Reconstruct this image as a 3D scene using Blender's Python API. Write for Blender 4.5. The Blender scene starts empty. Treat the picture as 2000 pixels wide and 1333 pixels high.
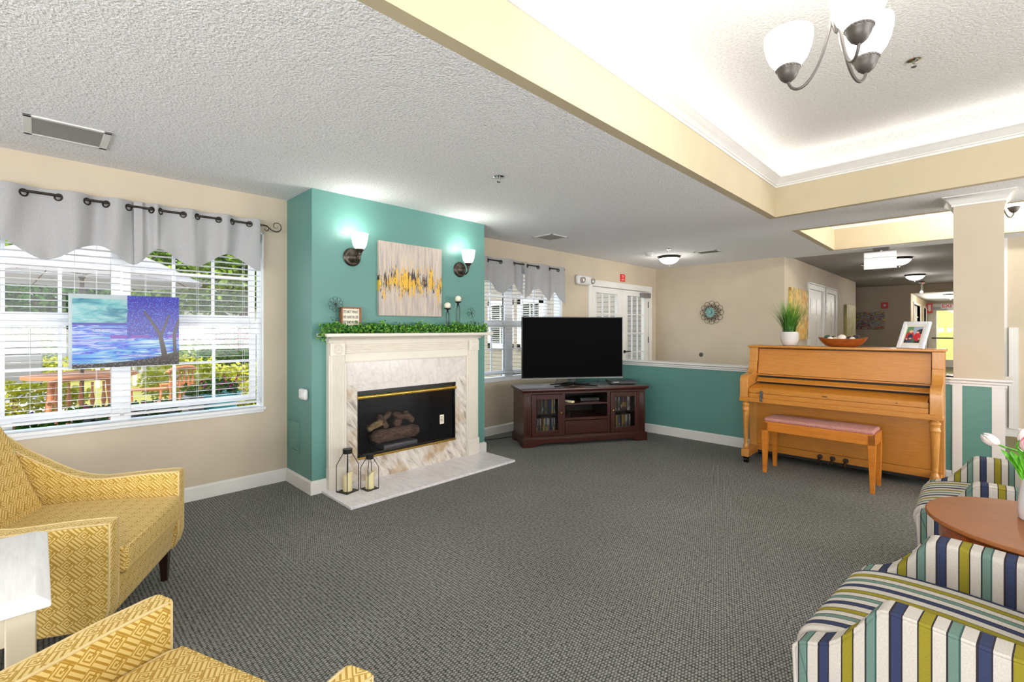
import bpy, bmesh, math, random
from mathutils import Vector, Matrix
random.seed(7)
PI = math.pi
scene = bpy.context.scene
COL = scene.collection

# ------------------------------------------------------------------ camera, world, sun, exposure
FPX, YAW, CYP, CAMH = 916.5, math.radians(44.7), 642.8, 1.3194
cam_d = bpy.data.cameras.new('camera'); cam = bpy.data.objects.new('camera', cam_d); COL.objects.link(cam)
cam.location = (0, 0, CAMH); cam.rotation_euler = (PI/2, 0, YAW)
cam_d.sensor_width = 36.0; cam_d.lens = FPX/2000*36.0
cam_d.shift_y = -(666.5-CYP)/2000.0
cam_d.clip_start = 0.03; cam_d.clip_end = 300
scene.camera = cam
vs = scene.view_settings
vs.view_transform = 'Standard'; vs.look = 'None'; vs.exposure = 0.42; vs.gamma = 1.0; vs.use_curve_mapping = False
scene.cycles.max_bounces = 7; scene.cycles.diffuse_bounces = 4; scene.cycles.transparent_max_bounces = 12
scene.cycles.sample_clamp_indirect = 6.0
scene.cycles.caustics_reflective = False; scene.cycles.caustics_refractive = False

world = bpy.data.worlds.new('sky'); scene.world = world; world.use_nodes = True
wn = world.node_tree; wn.nodes.clear()
w_out = wn.nodes.new('ShaderNodeOutputWorld'); w_bg = wn.nodes.new('ShaderNodeBackground')
w_tc = wn.nodes.new('ShaderNodeTexCoord'); w_sp = wn.nodes.new('ShaderNodeSeparateXYZ'); w_cr = wn.nodes.new('ShaderNodeValToRGB')
w_cr.color_ramp.elements[0].position = 0.0; w_cr.color_ramp.elements[0].color = (1.0, 1.0, 1.0, 1)
w_cr.color_ramp.elements[1].position = 0.8; w_cr.color_ramp.elements[1].color = (0.55, 0.75, 1.0, 1)
wn.links.new(w_tc.outputs['Generated'], w_sp.inputs[0]); wn.links.new(w_sp.outputs['Z'], w_cr.inputs[0])
wn.links.new(w_cr.outputs[0], w_bg.inputs[0]); w_bg.inputs[1].default_value = 2.3
wn.links.new(w_bg.outputs[0], w_out.inputs[0])

def lamp(name, kind, loc, energy, color=(1, 1, 1), size=0.1, rot=None, size_y=None):
    d = bpy.data.lights.new(name, kind); d.energy = energy; d.color = color
    if kind == 'AREA':
        d.size = size
        if size_y: d.shape = 'RECTANGLE'; d.size_y = size_y
    elif kind == 'SUN': d.angle = size
    else: d.shadow_soft_size = size
    o = bpy.data.objects.new(name, d); COL.objects.link(o); o.location = loc
    if rot: o.rotation_euler = rot
    return o
sun = lamp('sun', 'SUN', (6, -6, 12), 5.5, (1.0, 0.93, 0.82), 0.02)
sun.rotation_euler = Vector((-0.62, 0.42, -1.0)).to_track_quat('-Z', 'Y').to_euler()
# added fill lamps behind and beside the camera, tilted up to brighten the ceiling
lamp('rear_fill', 'AREA', (0.4, -3.40, 1.25), 270, (0.96, 0.98, 1.0), 5.0, (PI/2+0.98, 0, 0), 1.5)
lamp('side_fill', 'AREA', (4.85, 1.6, 1.25), 225, (0.96, 0.98, 1.0), 5.0, (PI/2+0.98, 0, PI/2), 1.5)

lamp('hall_fill', 'AREA', (4.85, 6.95, 1.25), 200, (0.98, 0.98, 0.98), 2.2, (PI/2+0.5, 0, PI/2), 1.5)  # added unseen fill lamp, brightens the back wall and far ceiling

# ------------------------------------------------------------------ pixel -> point on a known plane of the room
_s, _c = math.sin(YAW), math.cos(YAW)
def ray(px, py):
    u = (px-1000)/FPX; v = (CYP-py)/FPX
    return (-_s+u*_c, _c+u*_s, v)
def atX(px, py, x):
    d = ray(px, py); t = x/d[0]; return Vector((x, t*d[1], CAMH+t*d[2]))
def atY(px, py, y):
    d = ray(px, py); t = y/d[1]; return Vector((t*d[0], y, CAMH+t*d[2]))
def atZ(px, py, z):
    d = ray(px, py); t = (z-CAMH)/d[2]; return Vector((t*d[0], t*d[1], z))

# ------------------------------------------------------------------ materials
def srgb(r, g, b):
    f = lambda c: (c/255/12.92) if c/255 <= 0.04045 else ((c/255+0.055)/1.055)**2.4
    return (f(r), f(g), f(b), 1.0)
MATS = {}
class NT:
    def __init__(s, name):
        s.m = bpy.data.materials.new(name); s.m.use_nodes = True; s.n = s.m.node_tree.nodes; s.l = s.m.node_tree.links
        s.b = s.n['Principled BSDF']; MATS[name] = s.m
    def add(s, t, **k):
        n = s.n.new(t)
        for a, v in k.items(): setattr(n, a, v)
        return n
    def link(s, a, b): s.l.new(a, b)
    def set(s, inp, v):
        if hasattr(v, 'links') or hasattr(v, 'is_linked'): s.l.new(v, inp)
        else: inp.default_value = v
    def math(s, op, a, b=0.0, c=None):
        n = s.n.new('ShaderNodeMath'); n.operation = op
        s.set(n.inputs[0], a); s.set(n.inputs[1], b)
        if c is not None: s.set(n.inputs[2], c)
        return n.outputs[0]
    def ramp(s, fac, stops, interp='LINEAR'):
        n = s.n.new('ShaderNodeValToRGB'); cr = n.color_ramp; cr.interpolation = interp
        while len(cr.elements) < len(stops): cr.elements.new(0.5)
        for e, (p, c) in zip(cr.elements, stops): e.position = p; e.color = c
        s.link(fac, n.inputs[0]); return n.outputs[0]
    def mix(s, f, a, b, mode='MIX'):
        n = s.n.new('ShaderNodeMix'); n.data_type = 'RGBA'; n.blend_type = mode
        s.set(n.inputs[0], f); s.set(n.inputs[6], a); s.set(n.inputs[7], b); return n.outputs[2]
    def coord(s, kind='Object', scale=(1, 1, 1), rot=(0, 0, 0)):
        t = s.n.new('ShaderNodeTexCoord'); mp = s.n.new('ShaderNodeMapping')
        mp.inputs['Scale'].default_value = scale; mp.inputs['Rotation'].default_value = rot
        s.link(t.outputs[kind], mp.inputs[0]); return mp.outputs[0]
    def noise(s, vec, scale, detail=2, rough=0.5, dist=0.0):
        n = s.n.new('ShaderNodeTexNoise'); n.inputs['Scale'].default_value = scale; n.inputs['Detail'].default_value = detail
        n.inputs['Roughness'].default_value = rough; n.inputs['Distortion'].default_value = dist
        if vec is not None: s.link(vec, n.inputs['Vector'])
        return n.outputs['Fac']
    def bump(s, h, strength=0.3, dist=0.01):
        n = s.n.new('ShaderNodeBump'); n.inputs['Strength'].default_value = strength; n.inputs['Distance'].default_value = dist
        s.link(h, n.inputs['Height']); s.link(n.outputs[0], s.b.inputs['Normal'])
    def base(s, c): s.set(s.b.inputs['Base Color'], c)
    def p(s, **k):
        for a, v in k.items(): s.b.inputs[{'rough': 'Roughness', 'metal': 'Metallic', 'spec': 'Specular IOR Level', 'coat': 'Coat Weight', 'trans': 'Transmission Weight', 'ior': 'IOR', 'alpha': 'Alpha', 'es': 'Emission Strength', 'sheen': 'Sheen Weight', 'coatr': 'Coat Roughness'}[a]].default_value = v
        return s
def plain(name, col, rough=0.5, bump=0.0, bscale=200, **k):
    t = NT(name)
    v = t.coord()
    n = t.noise(v, 3.0, 3)
    c2 = tuple(min(1, x*1.04) for x in col[:3])+(1,); c1 = tuple(x*0.96 for x in col[:3])+(1,)
    t.base(t.ramp(n, [(0.3, c1), (0.7, c2)])); t.p(rough=rough, **k)
    if bump: t.bump(t.noise(v, bscale, 2), bump, 0.004)
    return t.m
def emis(name, col, strength, base=(0.9, 0.9, 0.88, 1)):
    t = NT(name); t.base(base); t.b.inputs['Emission Color'].default_value = col; t.b.inputs['Emission Strength'].default_value = strength
    t.p(rough=0.3); return t.m
def glassmat(name, tint=(1, 1, 1, 1), refl=0.06, rough=0.02):
    t = NT(name); tr = t.add('ShaderNodeBsdfTransparent'); gl = t.add('ShaderNodeBsdfGlossy'); mx = t.add('ShaderNodeMixShader')
    tr.inputs[0].default_value = tint; gl.inputs['Roughness'].default_value = rough; mx.inputs[0].default_value = refl
    t.link(tr.outputs[0], mx.inputs[1]); t.link(gl.outputs[0], mx.inputs[2])
    t.link(mx.outputs[0], t.n['Material Output'].inputs[0]); return t.m
def wood(name, c_dark, c_mid, c_light, axis='X', scale=1.0, rough=0.35, coat=0.2, grain=1.0):
    t = NT(name); sc = {'X': (1.2, 14, 14), 'Y': (14, 1.2, 14), 'Z': (14, 14, 1.2)}[axis]
    v = t.coord('Object', tuple(a*scale for a in sc))
    n = t.noise(v, 2.2, 5, 0.6, 0.6); n2 = t.noise(v, 11, 3, 0.6)
    f = t.math('ADD', t.math('MULTIPLY', n, 0.7), t.math('MULTIPLY', n2, 0.3*grain))
    t.base(t.ramp(f, [(0.3, c_dark), (0.5, c_mid), (0.72, c_light)])); t.p(rough=rough, coat=coat, coatr=0.15)
    t.bump(n2, 0.04, 0.002); return t.m

M = MATS
plain('beige_paint', srgb(198, 184, 162), 0.6, 0.08, 260)
plain('tray_paint', srgb(198, 183, 152), 0.6, 0.05, 260)
plain('teal_paint', srgb(92, 142, 134), 0.45, 0.1, 300)
plain('white_trim', srgb(226, 224, 220), 0.35)
plain('cream_mantel', srgb(226, 219, 206), 0.4)
plain('white_vinyl', srgb(235, 236, 238), 0.35)
plain('white_metal', srgb(222, 222, 220), 0.35)
plain('dark_metal', srgb(52, 47, 42), 0.35, metal=0.6)
plain('bronze', srgb(70, 62, 54), 0.35, metal=0.7)
plain('pewter', srgb(92, 87, 83), 0.42, metal=0.35)
plain('black_metal', srgb(18, 18, 18), 0.45)
plain('black_plastic', srgb(14, 14, 15), 0.25)
plain('chrome', srgb(190, 190, 188), 0.18, metal=1.0)
plain('grey_metal', srgb(130, 130, 130), 0.4, metal=0.5)
plain('hall_ceiling_dimmed', srgb(168, 166, 166), 0.7)  # greyed so that the colour carries the weaker light of the hall
plain('blank_white', srgb(235, 235, 238), 0.4)
plain('red_sign', srgb(225, 20, 18), 0.35)
plain('firebox_black', srgb(26, 26, 27), 0.6)
plain('candle_wax', srgb(240, 228, 178), 0.45)
plain('ivory_wax', srgb(236, 228, 208), 0.45)
plain('leaf_green', srgb(70, 140, 50), 0.55)
plain('cable_black', srgb(12, 12, 12), 0.5)

t = NT('ceiling_texture'); v = t.coord()
n1 = t.noise(v, 75, 3, 0.6); n2 = t.noise(v, 28, 2, 0.5)
t.base(t.ramp(n1, [(0.28, srgb(208, 208, 210)), (0.5, srgb(238, 238, 240)), (0.75, srgb(248, 248, 250))])); t.p(rough=0.85)
t.bump(t.math('ADD', n1, t.math('MULTIPLY', n2, 0.5)), 0.85, 0.012)
t = NT('tray_ceiling_texture'); v = t.coord()
n1 = t.noise(v, 60, 3, 0.6)
t.base(t.ramp(n1, [(0.3, srgb(204, 202, 198)), (0.6, srgb(222, 221, 218))])); t.p(rough=0.55)
t.bump(n1, 0.7, 0.01)

# carpet: ribs that run with the room, turned a quarter in the strip by the hearth
t = NT('carpet'); tc = t.add('ShaderNodeTexCoord'); sp = t.add('ShaderNodeSeparateXYZ'); t.link(tc.outputs['Object'], sp.inputs[0])
X, Y = sp.outputs[0], sp.outputs[1]
mask = t.math('MULTIPLY', t.math('LESS_THAN', X, -2.70), t.math('GREATER_THAN', Y, 1.02))
inv = t.math('SUBTRACT', 1.0, mask)
A = t.math('ADD', t.math('MULTIPLY', X, inv), t.math('MULTIPLY', Y, mask))     # along the rib
B = t.math('ADD', t.math('MULTIPLY', Y, inv), t.math('MULTIPLY', X, mask))     # across the ribs
cb = t.add('ShaderNodeCombineXYZ'); t.link(A, cb.inputs[0]); t.link(B, cb.inputs[1])
row = t.math('ABSOLUTE', t.math('SINE', t.math('MULTIPLY', B, PI/0.0165)))
odd = t.math('MULTIPLY', t.math('FLOOR', t.math('DIVIDE', B, 0.0165)), 0.5)
dot = t.math('ABSOLUTE', t.math('SINE', t.math('ADD', t.math('MULTIPLY', A, PI/0.0125), t.math('MULTIPLY', odd, PI))))
mp = t.add('ShaderNodeMapping'); mp.inputs['Scale'].default_value = (60, 62, 1); t.link(cb.outputs[0], mp.inputs[0])
nz = t.noise(mp.outputs[0], 1.0, 2, 0.7)
big = t.noise(tc.outputs['Object'], 1.1, 3, 0.5)
h = t.math('MULTIPLY', t.math('ADD', 0.5, t.math('MULTIPLY', t.math('POWER', row, 0.7), 0.5)), t.math('ADD', t.math('MULTIPLY', dot, 0.6), 0.4))
f = t.math('ADD', t.math('MULTIPLY', h, 0.55), t.math('MULTIPLY', nz, 0.62))
colr = t.ramp(f, [(0.28, srgb(28, 30, 28)), (0.55, srgb(78, 80, 77)), (0.84, srgb(166, 166, 160))])
colr2 = t.mix(1.0, colr, t.ramp(big, [(0.3, (0.80, 0.80, 0.80, 1)), (0.7, (1, 1, 1, 1))]), 'MULTIPLY')
t.base(colr2); t.p(rough=0.95, spec=0.1); t.bump(f, 0.5, 0.006)
t = NT('hall_carpet'); v = t.coord()
t.base(t.ramp(t.noise(v, 90, 3), [(0.35, srgb(78, 74, 46)), (0.65, srgb(140, 132, 92))])); t.p(rough=0.95)

def marble(name, base, vein, sc, rot):
    t = NT(name); v = t.coord('Object', sc, rot)
    n = t.noise(v, 1.6, 6, 0.62, 1.4); vn = t.ramp(n, [(0.44, base), (0.5, tuple(0.5*(p_+q_) for p_, q_ in zip(base, vein))), (0.54, base)])
    n2 = t.noise(v, 4.5, 5, 0.6, 0.8)
    t.base(t.mix(0.35, vn, t.ramp(n2, [(0.25, vein), (0.55, base)]))); t.p(rough=0.16, coat=0.2); return t.m
marble('marble_hearth', srgb(246, 243, 246), srgb(200, 198, 210), (1.5, 7, 4), (0, 0, 0.35))
marble('marble_wall', srgb(226, 220, 214), srgb(184, 178, 174), (2, 3, 2), (0.4, 0.3, 0.3))
t = NT('marble_stained'); v0 = t.coord('Object', (1, 1, 1), (0.95, 0, 0)); mpv = t.add('ShaderNodeMapping'); mpv.inputs['Scale'].default_value = (3, 3, 13); t.link(v0, mpv.inputs[0]); v = mpv.outputs[0]
n = t.noise(v, 1.6, 6, 0.66, 0.5)
c = t.ramp(n, [(0.34, srgb(150, 142, 134)), (0.44, srgb(206, 198, 186)), (0.6, srgb(232, 226, 218))])
n3 = t.noise(t.coord('Object', (1, 2.2, 2)), 1.9, 3, 0.6)
t.base(t.mix(t.ramp(n3, [(0.52, (0, 0, 0, 1)), (0.68, (0.75, 0.75, 0.75, 1))]), c, srgb(178, 142, 84))); t.p(rough=0.2, coat=0.2)
t = NT('brass'); t.base(srgb(196, 160, 74)); t.p(rough=0.25, metal=0.9)
wood('piano_wood', srgb(176, 108, 30), srgb(194, 126, 40), srgb(208, 142, 54), 'X', 4.0, 0.32, 0.35)
wood('piano_wood_upright', srgb(186, 122, 50), srgb(202, 138, 62), srgb(216, 154, 78), 'Z', 4.0, 0.35, 0.25)
wood('bench_wood', srgb(186, 104, 20), srgb(208, 124, 32), srgb(220, 140, 50), 'X', 1.4, 0.32, 0.3)
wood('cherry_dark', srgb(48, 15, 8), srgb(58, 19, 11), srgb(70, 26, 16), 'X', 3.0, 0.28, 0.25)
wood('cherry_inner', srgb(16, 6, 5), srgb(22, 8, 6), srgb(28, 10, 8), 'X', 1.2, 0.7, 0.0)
wood('table_cherry', srgb(132, 72, 24), srgb(144, 82, 30), srgb(158, 94, 38), 'X', 4.0, 0.45, 0.0)
wood('table_edge', srgb(150, 62, 12), srgb(178, 78, 18), srgb(200, 96, 28), 'X', 1.0, 0.2, 0.5)
wood('bowl_wood', srgb(92, 40, 14), srgb(146, 70, 22), srgb(192, 104, 34), 'X', 3.0, 0.3, 0.4)
wood('sign_wood', srgb(112, 64, 28), srgb(142, 84, 42), srgb(160, 100, 54), 'Z', 3.0, 0.5, 0.0)
wood('dark_leg', srgb(26, 12, 10), srgb(38, 16, 13), srgb(50, 24, 18), 'Z', 2.0, 0.3, 0.3)
t = NT('white_washed_wood'); v = t.coord('Object', (3, 26, 10)); n = t.noise(v, 3, 4, 0.6)
t.base(t.ramp(n, [(0.3, srgb(240, 240, 240)), (0.6, srgb(250, 250, 250))])); t.p(rough=0.5); t.bump(n, 0.3, 0.003)
t = NT('white_worn_paint'); v = t.coord(); n = t.noise(v, 16, 3, 0.7)
t.base(t.mix(t.ramp(n, [(0.70, (0, 0, 0, 1)), (0.725, (1, 1, 1, 1))]), srgb(232, 224, 206), srgb(178, 120, 40))); t.p(rough=0.4)

# upholstery: UVs are laid on in metres
def stripes_mat():
    t = NT('striped_upholstery'); tc = t.add('ShaderNodeTexCoord'); sp = t.add('ShaderNodeSeparateXYZ'); t.link(tc.outputs['UV'], sp.inputs[0])
    u = t.math('FRACT', t.math('DIVIDE', sp.outputs[0], 0.158))
    W = srgb(212, 205, 196); NV = srgb(58, 66, 98); TE = srgb(112, 140, 130); OL = srgb(152, 140, 44); DK = srgb(52, 46, 52); TE2 = srgb(60, 92, 88)
    st = [(0.0, W), (0.155, DK), (0.175, NV), (0.30, DK), (0.33, W), (0.485, TE2), (0.51, TE), (0.625, DK), (0.645, W), (0.80, DK), (0.82, OL), (0.96, DK), (0.98, W)]
    c = t.ramp(u, st, 'CONSTANT')
    mp = t.add('ShaderNodeMapping'); mp.inputs['Scale'].default_value = (420, 420, 1); t.link(tc.outputs['UV'], mp.inputs[0])
    ck = t.add('ShaderNodeTexChecker'); ck.inputs['Scale'].default_value = 1.0; t.link(mp.outputs[0], ck.inputs[0])
    nz = t.noise(mp.outputs[0], 0.6, 2)
    t.base(t.mix(0.35, c, t.ramp(nz, [(0.3, (0.55, 0.55, 0.55, 1)), (0.7, (1.0, 1.0, 1.0, 1))]), 'MULTIPLY'))
    t.p(rough=0.85, spec=0.2); t.bump(ck.outputs['Fac'], 0.15, 0.002); return t.m
stripes_mat()
def fret_mat():
    t = NT('fret_upholstery'); tc = t.add('ShaderNodeTexCoord'); mp = t.add('ShaderNodeMapping')
    cell = 0.038
    mp.inputs['Rotation'].default_value = (0, 0, PI/4); mp.inputs['Scale'].default_value = (1/cell, 1/cell, 1)
    t.link(tc.outputs['UV'], mp.inputs[0]); sp = t.add('ShaderNodeSeparateXYZ'); t.link(mp.outputs[0], sp.inputs[0])
    U, V = sp.outputs[0], sp.outputs[1]
    # even cells: square spirals; odd cells: three parallel bars linking them
    par = t.math('MODULO', t.math('ADD', t.math('FLOOR', U), t.math('FLOOR', V)), 2.0); par = t.math('ABSOLUTE', par)
    fu = t.math('SUBTRACT', t.math('FRACT', U), 0.5); fv = t.math('SUBTRACT', t.math('FRACT', V), 0.5)
    r = t.math('MAXIMUM', t.math('ABSOLUTE', fu), t.math('ABSOLUTE', fv))
    shift = t.math('MULTIPLY', t.math('LESS_THAN', fu, t.math('MULTIPLY', fv, 0.0)), 0.0)
    ring = t.math('FRACT', t.math('MULTIPLY', t.math('ADD', r, shift), 5.0))
    cut = t.math('MULTIPLY', t.math('LESS_THAN', t.math('ABSOLUTE', t.math('SUBTRACT', fu, 0.12)), 0.06), t.math('GREATER_THAN', fv, 0.08))
    ringl = t.math('MAXIMUM', t.math('LESS_THAN', ring, 0.42), cut)
    bars = t.math('LESS_THAN', t.math('FRACT', t.math('MULTIPLY', t.math('FRACT', V), 3.0)), 0.40)
    f = t.math('ADD', t.math('MULTIPLY', ringl, t.math('SUBTRACT', 1.0, par)), t.math('MULTIPLY', bars, par))
    f = t.math('MINIMUM', f, 1.0)
    mp2 = t.add('ShaderNodeMapping'); mp2.inputs['Scale'].default_value = (500, 500, 1); t.link(tc.outputs['UV'], mp2.inputs[0])
    nz = t.noise(mp2.outputs[0], 0.7, 2)
    c = t.mix(f, srgb(238, 212, 138), srgb(188, 146, 50))
    t.base(t.mix(0.3, c, t.ramp(nz, [(0.3, (0.7, 0.7, 0.7, 1)), (0.7, (1, 1, 1, 1))]), 'MULTIPLY'))
    t.p(rough=0.75, spec=0.3, sheen=0.15); t.bump(t.math('SUBTRACT', 1.0, f), 0.35, 0.003); return t.m
fret_mat()
plain('gold_piping', srgb(226, 202, 146), 0.7, 0.3, 300)
t = NT('valance_fabric'); v = t.coord('Object', (1, 1, 1)); n = t.noise(t.coord('Object', (300, 300, 60)), 1, 2)
t.base(t.ramp(n, [(0.3, srgb(178, 178, 180)), (0.7, srgb(194, 194, 196))])); t.p(rough=0.7, sheen=0.2)
tl = t.add('ShaderNodeBsdfTranslucent'); tl.inputs[0].default_value = srgb(190, 190, 192); mx = t.add('ShaderNodeMixShader'); mx.inputs[0].default_value = 0.25
t.link(t.b.outputs[0], mx.inputs[1]); t.link(tl.outputs[0], mx.inputs[2]); t.link(mx.outputs[0], t.n['Material Output'].inputs[0])
t = NT('pink_upholstery'); n = t.noise(t.coord(), 130, 3, 0.7)
t.base(t.ramp(n, [(0.3, srgb(160, 96, 90)), (0.55, srgb(196, 140, 130)), (0.75, srgb(222, 184, 160))])); t.p(rough=0.9); t.bump(n, 0.4, 0.004)
glassmat('window_glass', (1, 1, 1, 1), 0.04)
glassmat('firebox_glass', (0.88, 0.88, 0.90, 1), 0.035, 0.12)
glassmat('cabinet_glass', (0.8, 0.8, 0.8, 1), 0.035)
emis('lit_glass_shade', (1.0, 0.97, 0.92, 1), 3.2)
emis('lit_dome_glass', (1.0, 0.97, 0.93, 1), 3.5)
emis('lit_sconce_glass', (1.0, 1.0, 0.98, 1), 1.6)
emis('cove_rope_light', (1.0, 0.97, 0.92, 1), 8.0)

# ------------------------------------------------------------------ mesh builder
class G:
    def __init__(s): s.bm = bmesh.new()
    def box(s, x0, x1, y0, y1, z0, z1, rot=None, about=None):
        vs_ = [s.bm.verts.new(p) for p in ((x0,y0,z0),(x1,y0,z0),(x1,y1,z0),(x0,y1,z0),(x0,y0,z1),(x1,y0,z1),(x1,y1,z1),(x0,y1,z1))]
        for f in ((3,2,1,0),(4,5,6,7),(0,1,5,4),(1,2,6,5),(2,3,7,6),(3,0,4,7)): s.bm.faces.new([vs_[i] for i in f])
        if rot is not None:
            c = Vector(about) if about else Vector(((x0+x1)/2, (y0+y1)/2, (z0+z1)/2))
            for v_ in vs_: v_.co = c + rot @ (v_.co-c)
        return s
    def quad(s, *pts): s.bm.faces.new([s.bm.verts.new(p) for p in pts]); return s
    def cyl(s, p0, p1, r0, r1=None, seg=16, caps=True):
        p0, p1 = Vector(p0), Vector(p1); r1 = r0 if r1 is None else r1
        d = (p1-p0).normalized(); a = Vector((1, 0, 0)) if abs(d.x) < 0.9 else Vector((0, 1, 0))
        u = d.cross(a).normalized(); w = d.cross(u)
        ra = [s.bm.verts.new(p0+(u*math.cos(2*PI*i/seg)+w*math.sin(2*PI*i/seg))*r0) for i in range(seg)]
        rb = [s.bm.verts.new(p1+(u*math.cos(2*PI*i/seg)+w*math.sin(2*PI*i/seg))*r1) for i in range(seg)]
        for i in range(seg): s.bm.faces.new((ra[i], ra[(i+1) % seg], rb[(i+1) % seg], rb[i]))
        if caps: s.bm.faces.new(list(reversed(ra))); s.bm.faces.new(rb)
        return s
    def lathe(s, c, prof, seg=24, axis='Z', closed=False):
        c = Vector(c); rings = []
        for r, z in prof:
            ring = []
            for i in range(seg):
                a = 2*PI*i/seg; x, y = r*math.cos(a), r*math.sin(a)
                p = (x, y, z) if axis == 'Z' else ((z, x, y) if axis == 'X' else (y, z, x))
                ring.append(s.bm.verts.new(c+Vector(p)))
            rings.append(ring)
        for a, b in zip(rings, rings[1:]):
            for i in range(seg): s.bm.faces.new((a[i], a[(i+1) % seg], b[(i+1) % seg], b[i]))
        if not closed:
            if prof[0][0] > 1e-4: s.bm.faces.new(list(reversed(rings[0])))
            if prof[-1][0] > 1e-4: s.bm.faces.new(rings[-1])
        return s
    def tube(s, pts, r, seg=8, closed=False, caps=True):
        pts = [Vector(p) for p in pts]; n = len(pts); rings = []; prev = None
        for i, p in enumerate(pts):
            if closed: d = (pts[(i+1) % n]-pts[i-1]).normalized()
            else: d = (pts[min(i+1, n-1)]-pts[max(i-1, 0)]).normalized()
            if prev is None:
                a = Vector((0, 0, 1)) if abs(d.z) < 0.9 else Vector((1, 0, 0)); u = d.cross(a).normalized()
            else:
                u = (prev-d*prev.dot(d)); u = u.normalized() if u.length > 1e-6 else prev
            prev = u; w = d.cross(u); rr = r[i] if isinstance(r, (list, tuple)) else r
            rings.append([s.bm.verts.new(p+(u*math.cos(2*PI*k/seg)+w*math.sin(2*PI*k/seg))*rr) for k in range(seg)])
        m = n if closed else n-1
        for i in range(m):
            a, b = rings[i], rings[(i+1) % n]
            for k in range(seg): s.bm.faces.new((a[k], a[(k+1) % seg], b[(k+1) % seg], b[k]))
        if caps and not closed: s.bm.faces.new(list(reversed(rings[0]))); s.bm.faces.new(rings[-1])
        return s
    def prism(s, poly, axis, a0, a1):
        def P(p, a): return {'X': (a, p[0], p[1]), 'Y': (p[0], a, p[1]), 'Z': (p[0], p[1], a)}[axis]
        A = [s.bm.verts.new(P(p, a0)) for p in poly]; B = [s.bm.verts.new(P(p, a1)) for p in poly]; n = len(poly)
        for i in range(n): s.bm.faces.new((A[i], A[(i+1) % n], B[(i+1) % n], B[i]))
        s.bm.faces.new(list(reversed(A))); s.bm.faces.new(B); return s
    def sphere(s, c, r, su=16, sv=10):
        r = (r, r, r) if not isinstance(r, (tuple, list)) else r; c = Vector(c)
        top = s.bm.verts.new(c+Vector((0, 0, r[2]))); bot = s.bm.verts.new(c-Vector((0, 0, r[2]))); rings = []
        for j in range(1, sv):
            th = PI*j/sv
            rings.append([s.bm.verts.new(c+Vector((r[0]*math.sin(th)*math.cos(2*PI*i/su), r[1]*math.sin(th)*math.sin(2*PI*i/su), r[2]*math.cos(th)))) for i in range(su)])
        for i in range(su):
            s.bm.faces.new((top, rings[0][i], rings[0][(i+1) % su])); s.bm.faces.new((bot, rings[-1][(i+1) % su], rings[-1][i]))
        for a, b in zip(rings, rings[1:]):
            for i in range(su): s.bm.faces.new((a[i], b[i], b[(i+1) % su], a[(i+1) % su]))
        return s
    def leaf(s, c, d, n, L, W):
        d = Vector(d).normalized(); n = Vector(n); w = d.cross(n)
        if w.length < 1e-4: w = d.cross(Vector((0.3, 0.5, 0.8)))
        w.normalize(); c = Vector(c)
        a = s.bm.verts.new(c); b = s.bm.verts.new(c+d*L*0.5+w*W*0.5); e = s.bm.verts.new(c+d*L); f = s.bm.verts.new(c+d*L*0.5-w*W*0.5)
        s.bm.faces.new((a, b, e, f)); return s
    def build(s, name, mat, parent=None, bevel=0.0, seg=2, smooth=True, uv=None, ang=35, loc=None, recalc=True, subsurf=0, wn=False):
        if recalc: bmesh.ops.recalc_face_normals(s.bm, faces=s.bm.faces)
        me = bpy.data.meshes.new(name); s.bm.to_mesh(me); s.bm.free()
        o = bpy.data.objects.new(name, me); COL.objects.link(o)
        me.materials.append(M[mat] if isinstance(mat, str) else mat)
        if uv: boxuv(me, uv)
        if smooth:
            me.shade_smooth()
            if not subsurf: me.set_sharp_from_angle(angle=math.radians(ang))
        if bevel:
            b = o.modifiers.new('bevel', 'BEVEL'); b.width = bevel; b.segments = seg; b.limit_method = 'ANGLE'; b.angle_limit = math.radians(40); b.harden_normals = False
            if uv or seg >= 3:
                me.shade_smooth()
                for e in me.edges: e.use_edge_sharp = False
        if wn:
            w_ = o.modifiers.new('wn', 'WEIGHTED_NORMAL'); w_.keep_sharp = True; w_.weight = 100
        if subsurf:
            ss = o.modifiers.new('subsurf', 'SUBSURF'); ss.levels = subsurf; ss.render_levels = subsurf
        if parent is not None: o.parent = parent
        if loc is not None: o.location = loc
        return o
def boxuv(me, mode=True):
    uvl = me.uv_layers.new(name='UVMap'); nx = 0
    for poly in me.polygons:
        n = poly.normal; ax = max(range(3), key=lambda i: abs(n[i]))
        for li in poly.loop_indices:
            c = me.vertices[me.loops[li].vertex_index].co
            if mode == 'side': u, v = c.y, (c.z if abs(n.x) > abs(n.z)*0.7 else c.x)      # stripes run up the side and over the arm
            elif mode == 'front': u, v = c.x, (c.y+c.z)                                    # stripes run front to back
            else: u, v = (c.y, c.z) if ax == 0 else ((c.x, c.z) if ax == 1 else (c.x, c.y))
            uvl.data[li].uv = (u+5, v+5)
def tag(o, label=None, cat=None, group=None, kind=None):
    if label: o['label'] = label
    if cat: o['category'] = cat
    if group: o['group'] = group
    if kind: o['kind'] = kind
    return o
def thing(name, label, cat, loc=(0, 0, 0), rz=0, group=None):
    o = bpy.data.objects.new(name, None); COL.objects.link(o); o.empty_display_size = 0.1
    o.location = loc; o.rotation_euler = (0, 0, rz); return tag(o, label, cat, group)
def struct(g, name, mat, label=None, bevel=0, **k):
    o = g.build(name, mat, None, bevel, **k); o['kind'] = 'structure'
    if label: o['label'] = label
    return o
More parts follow.
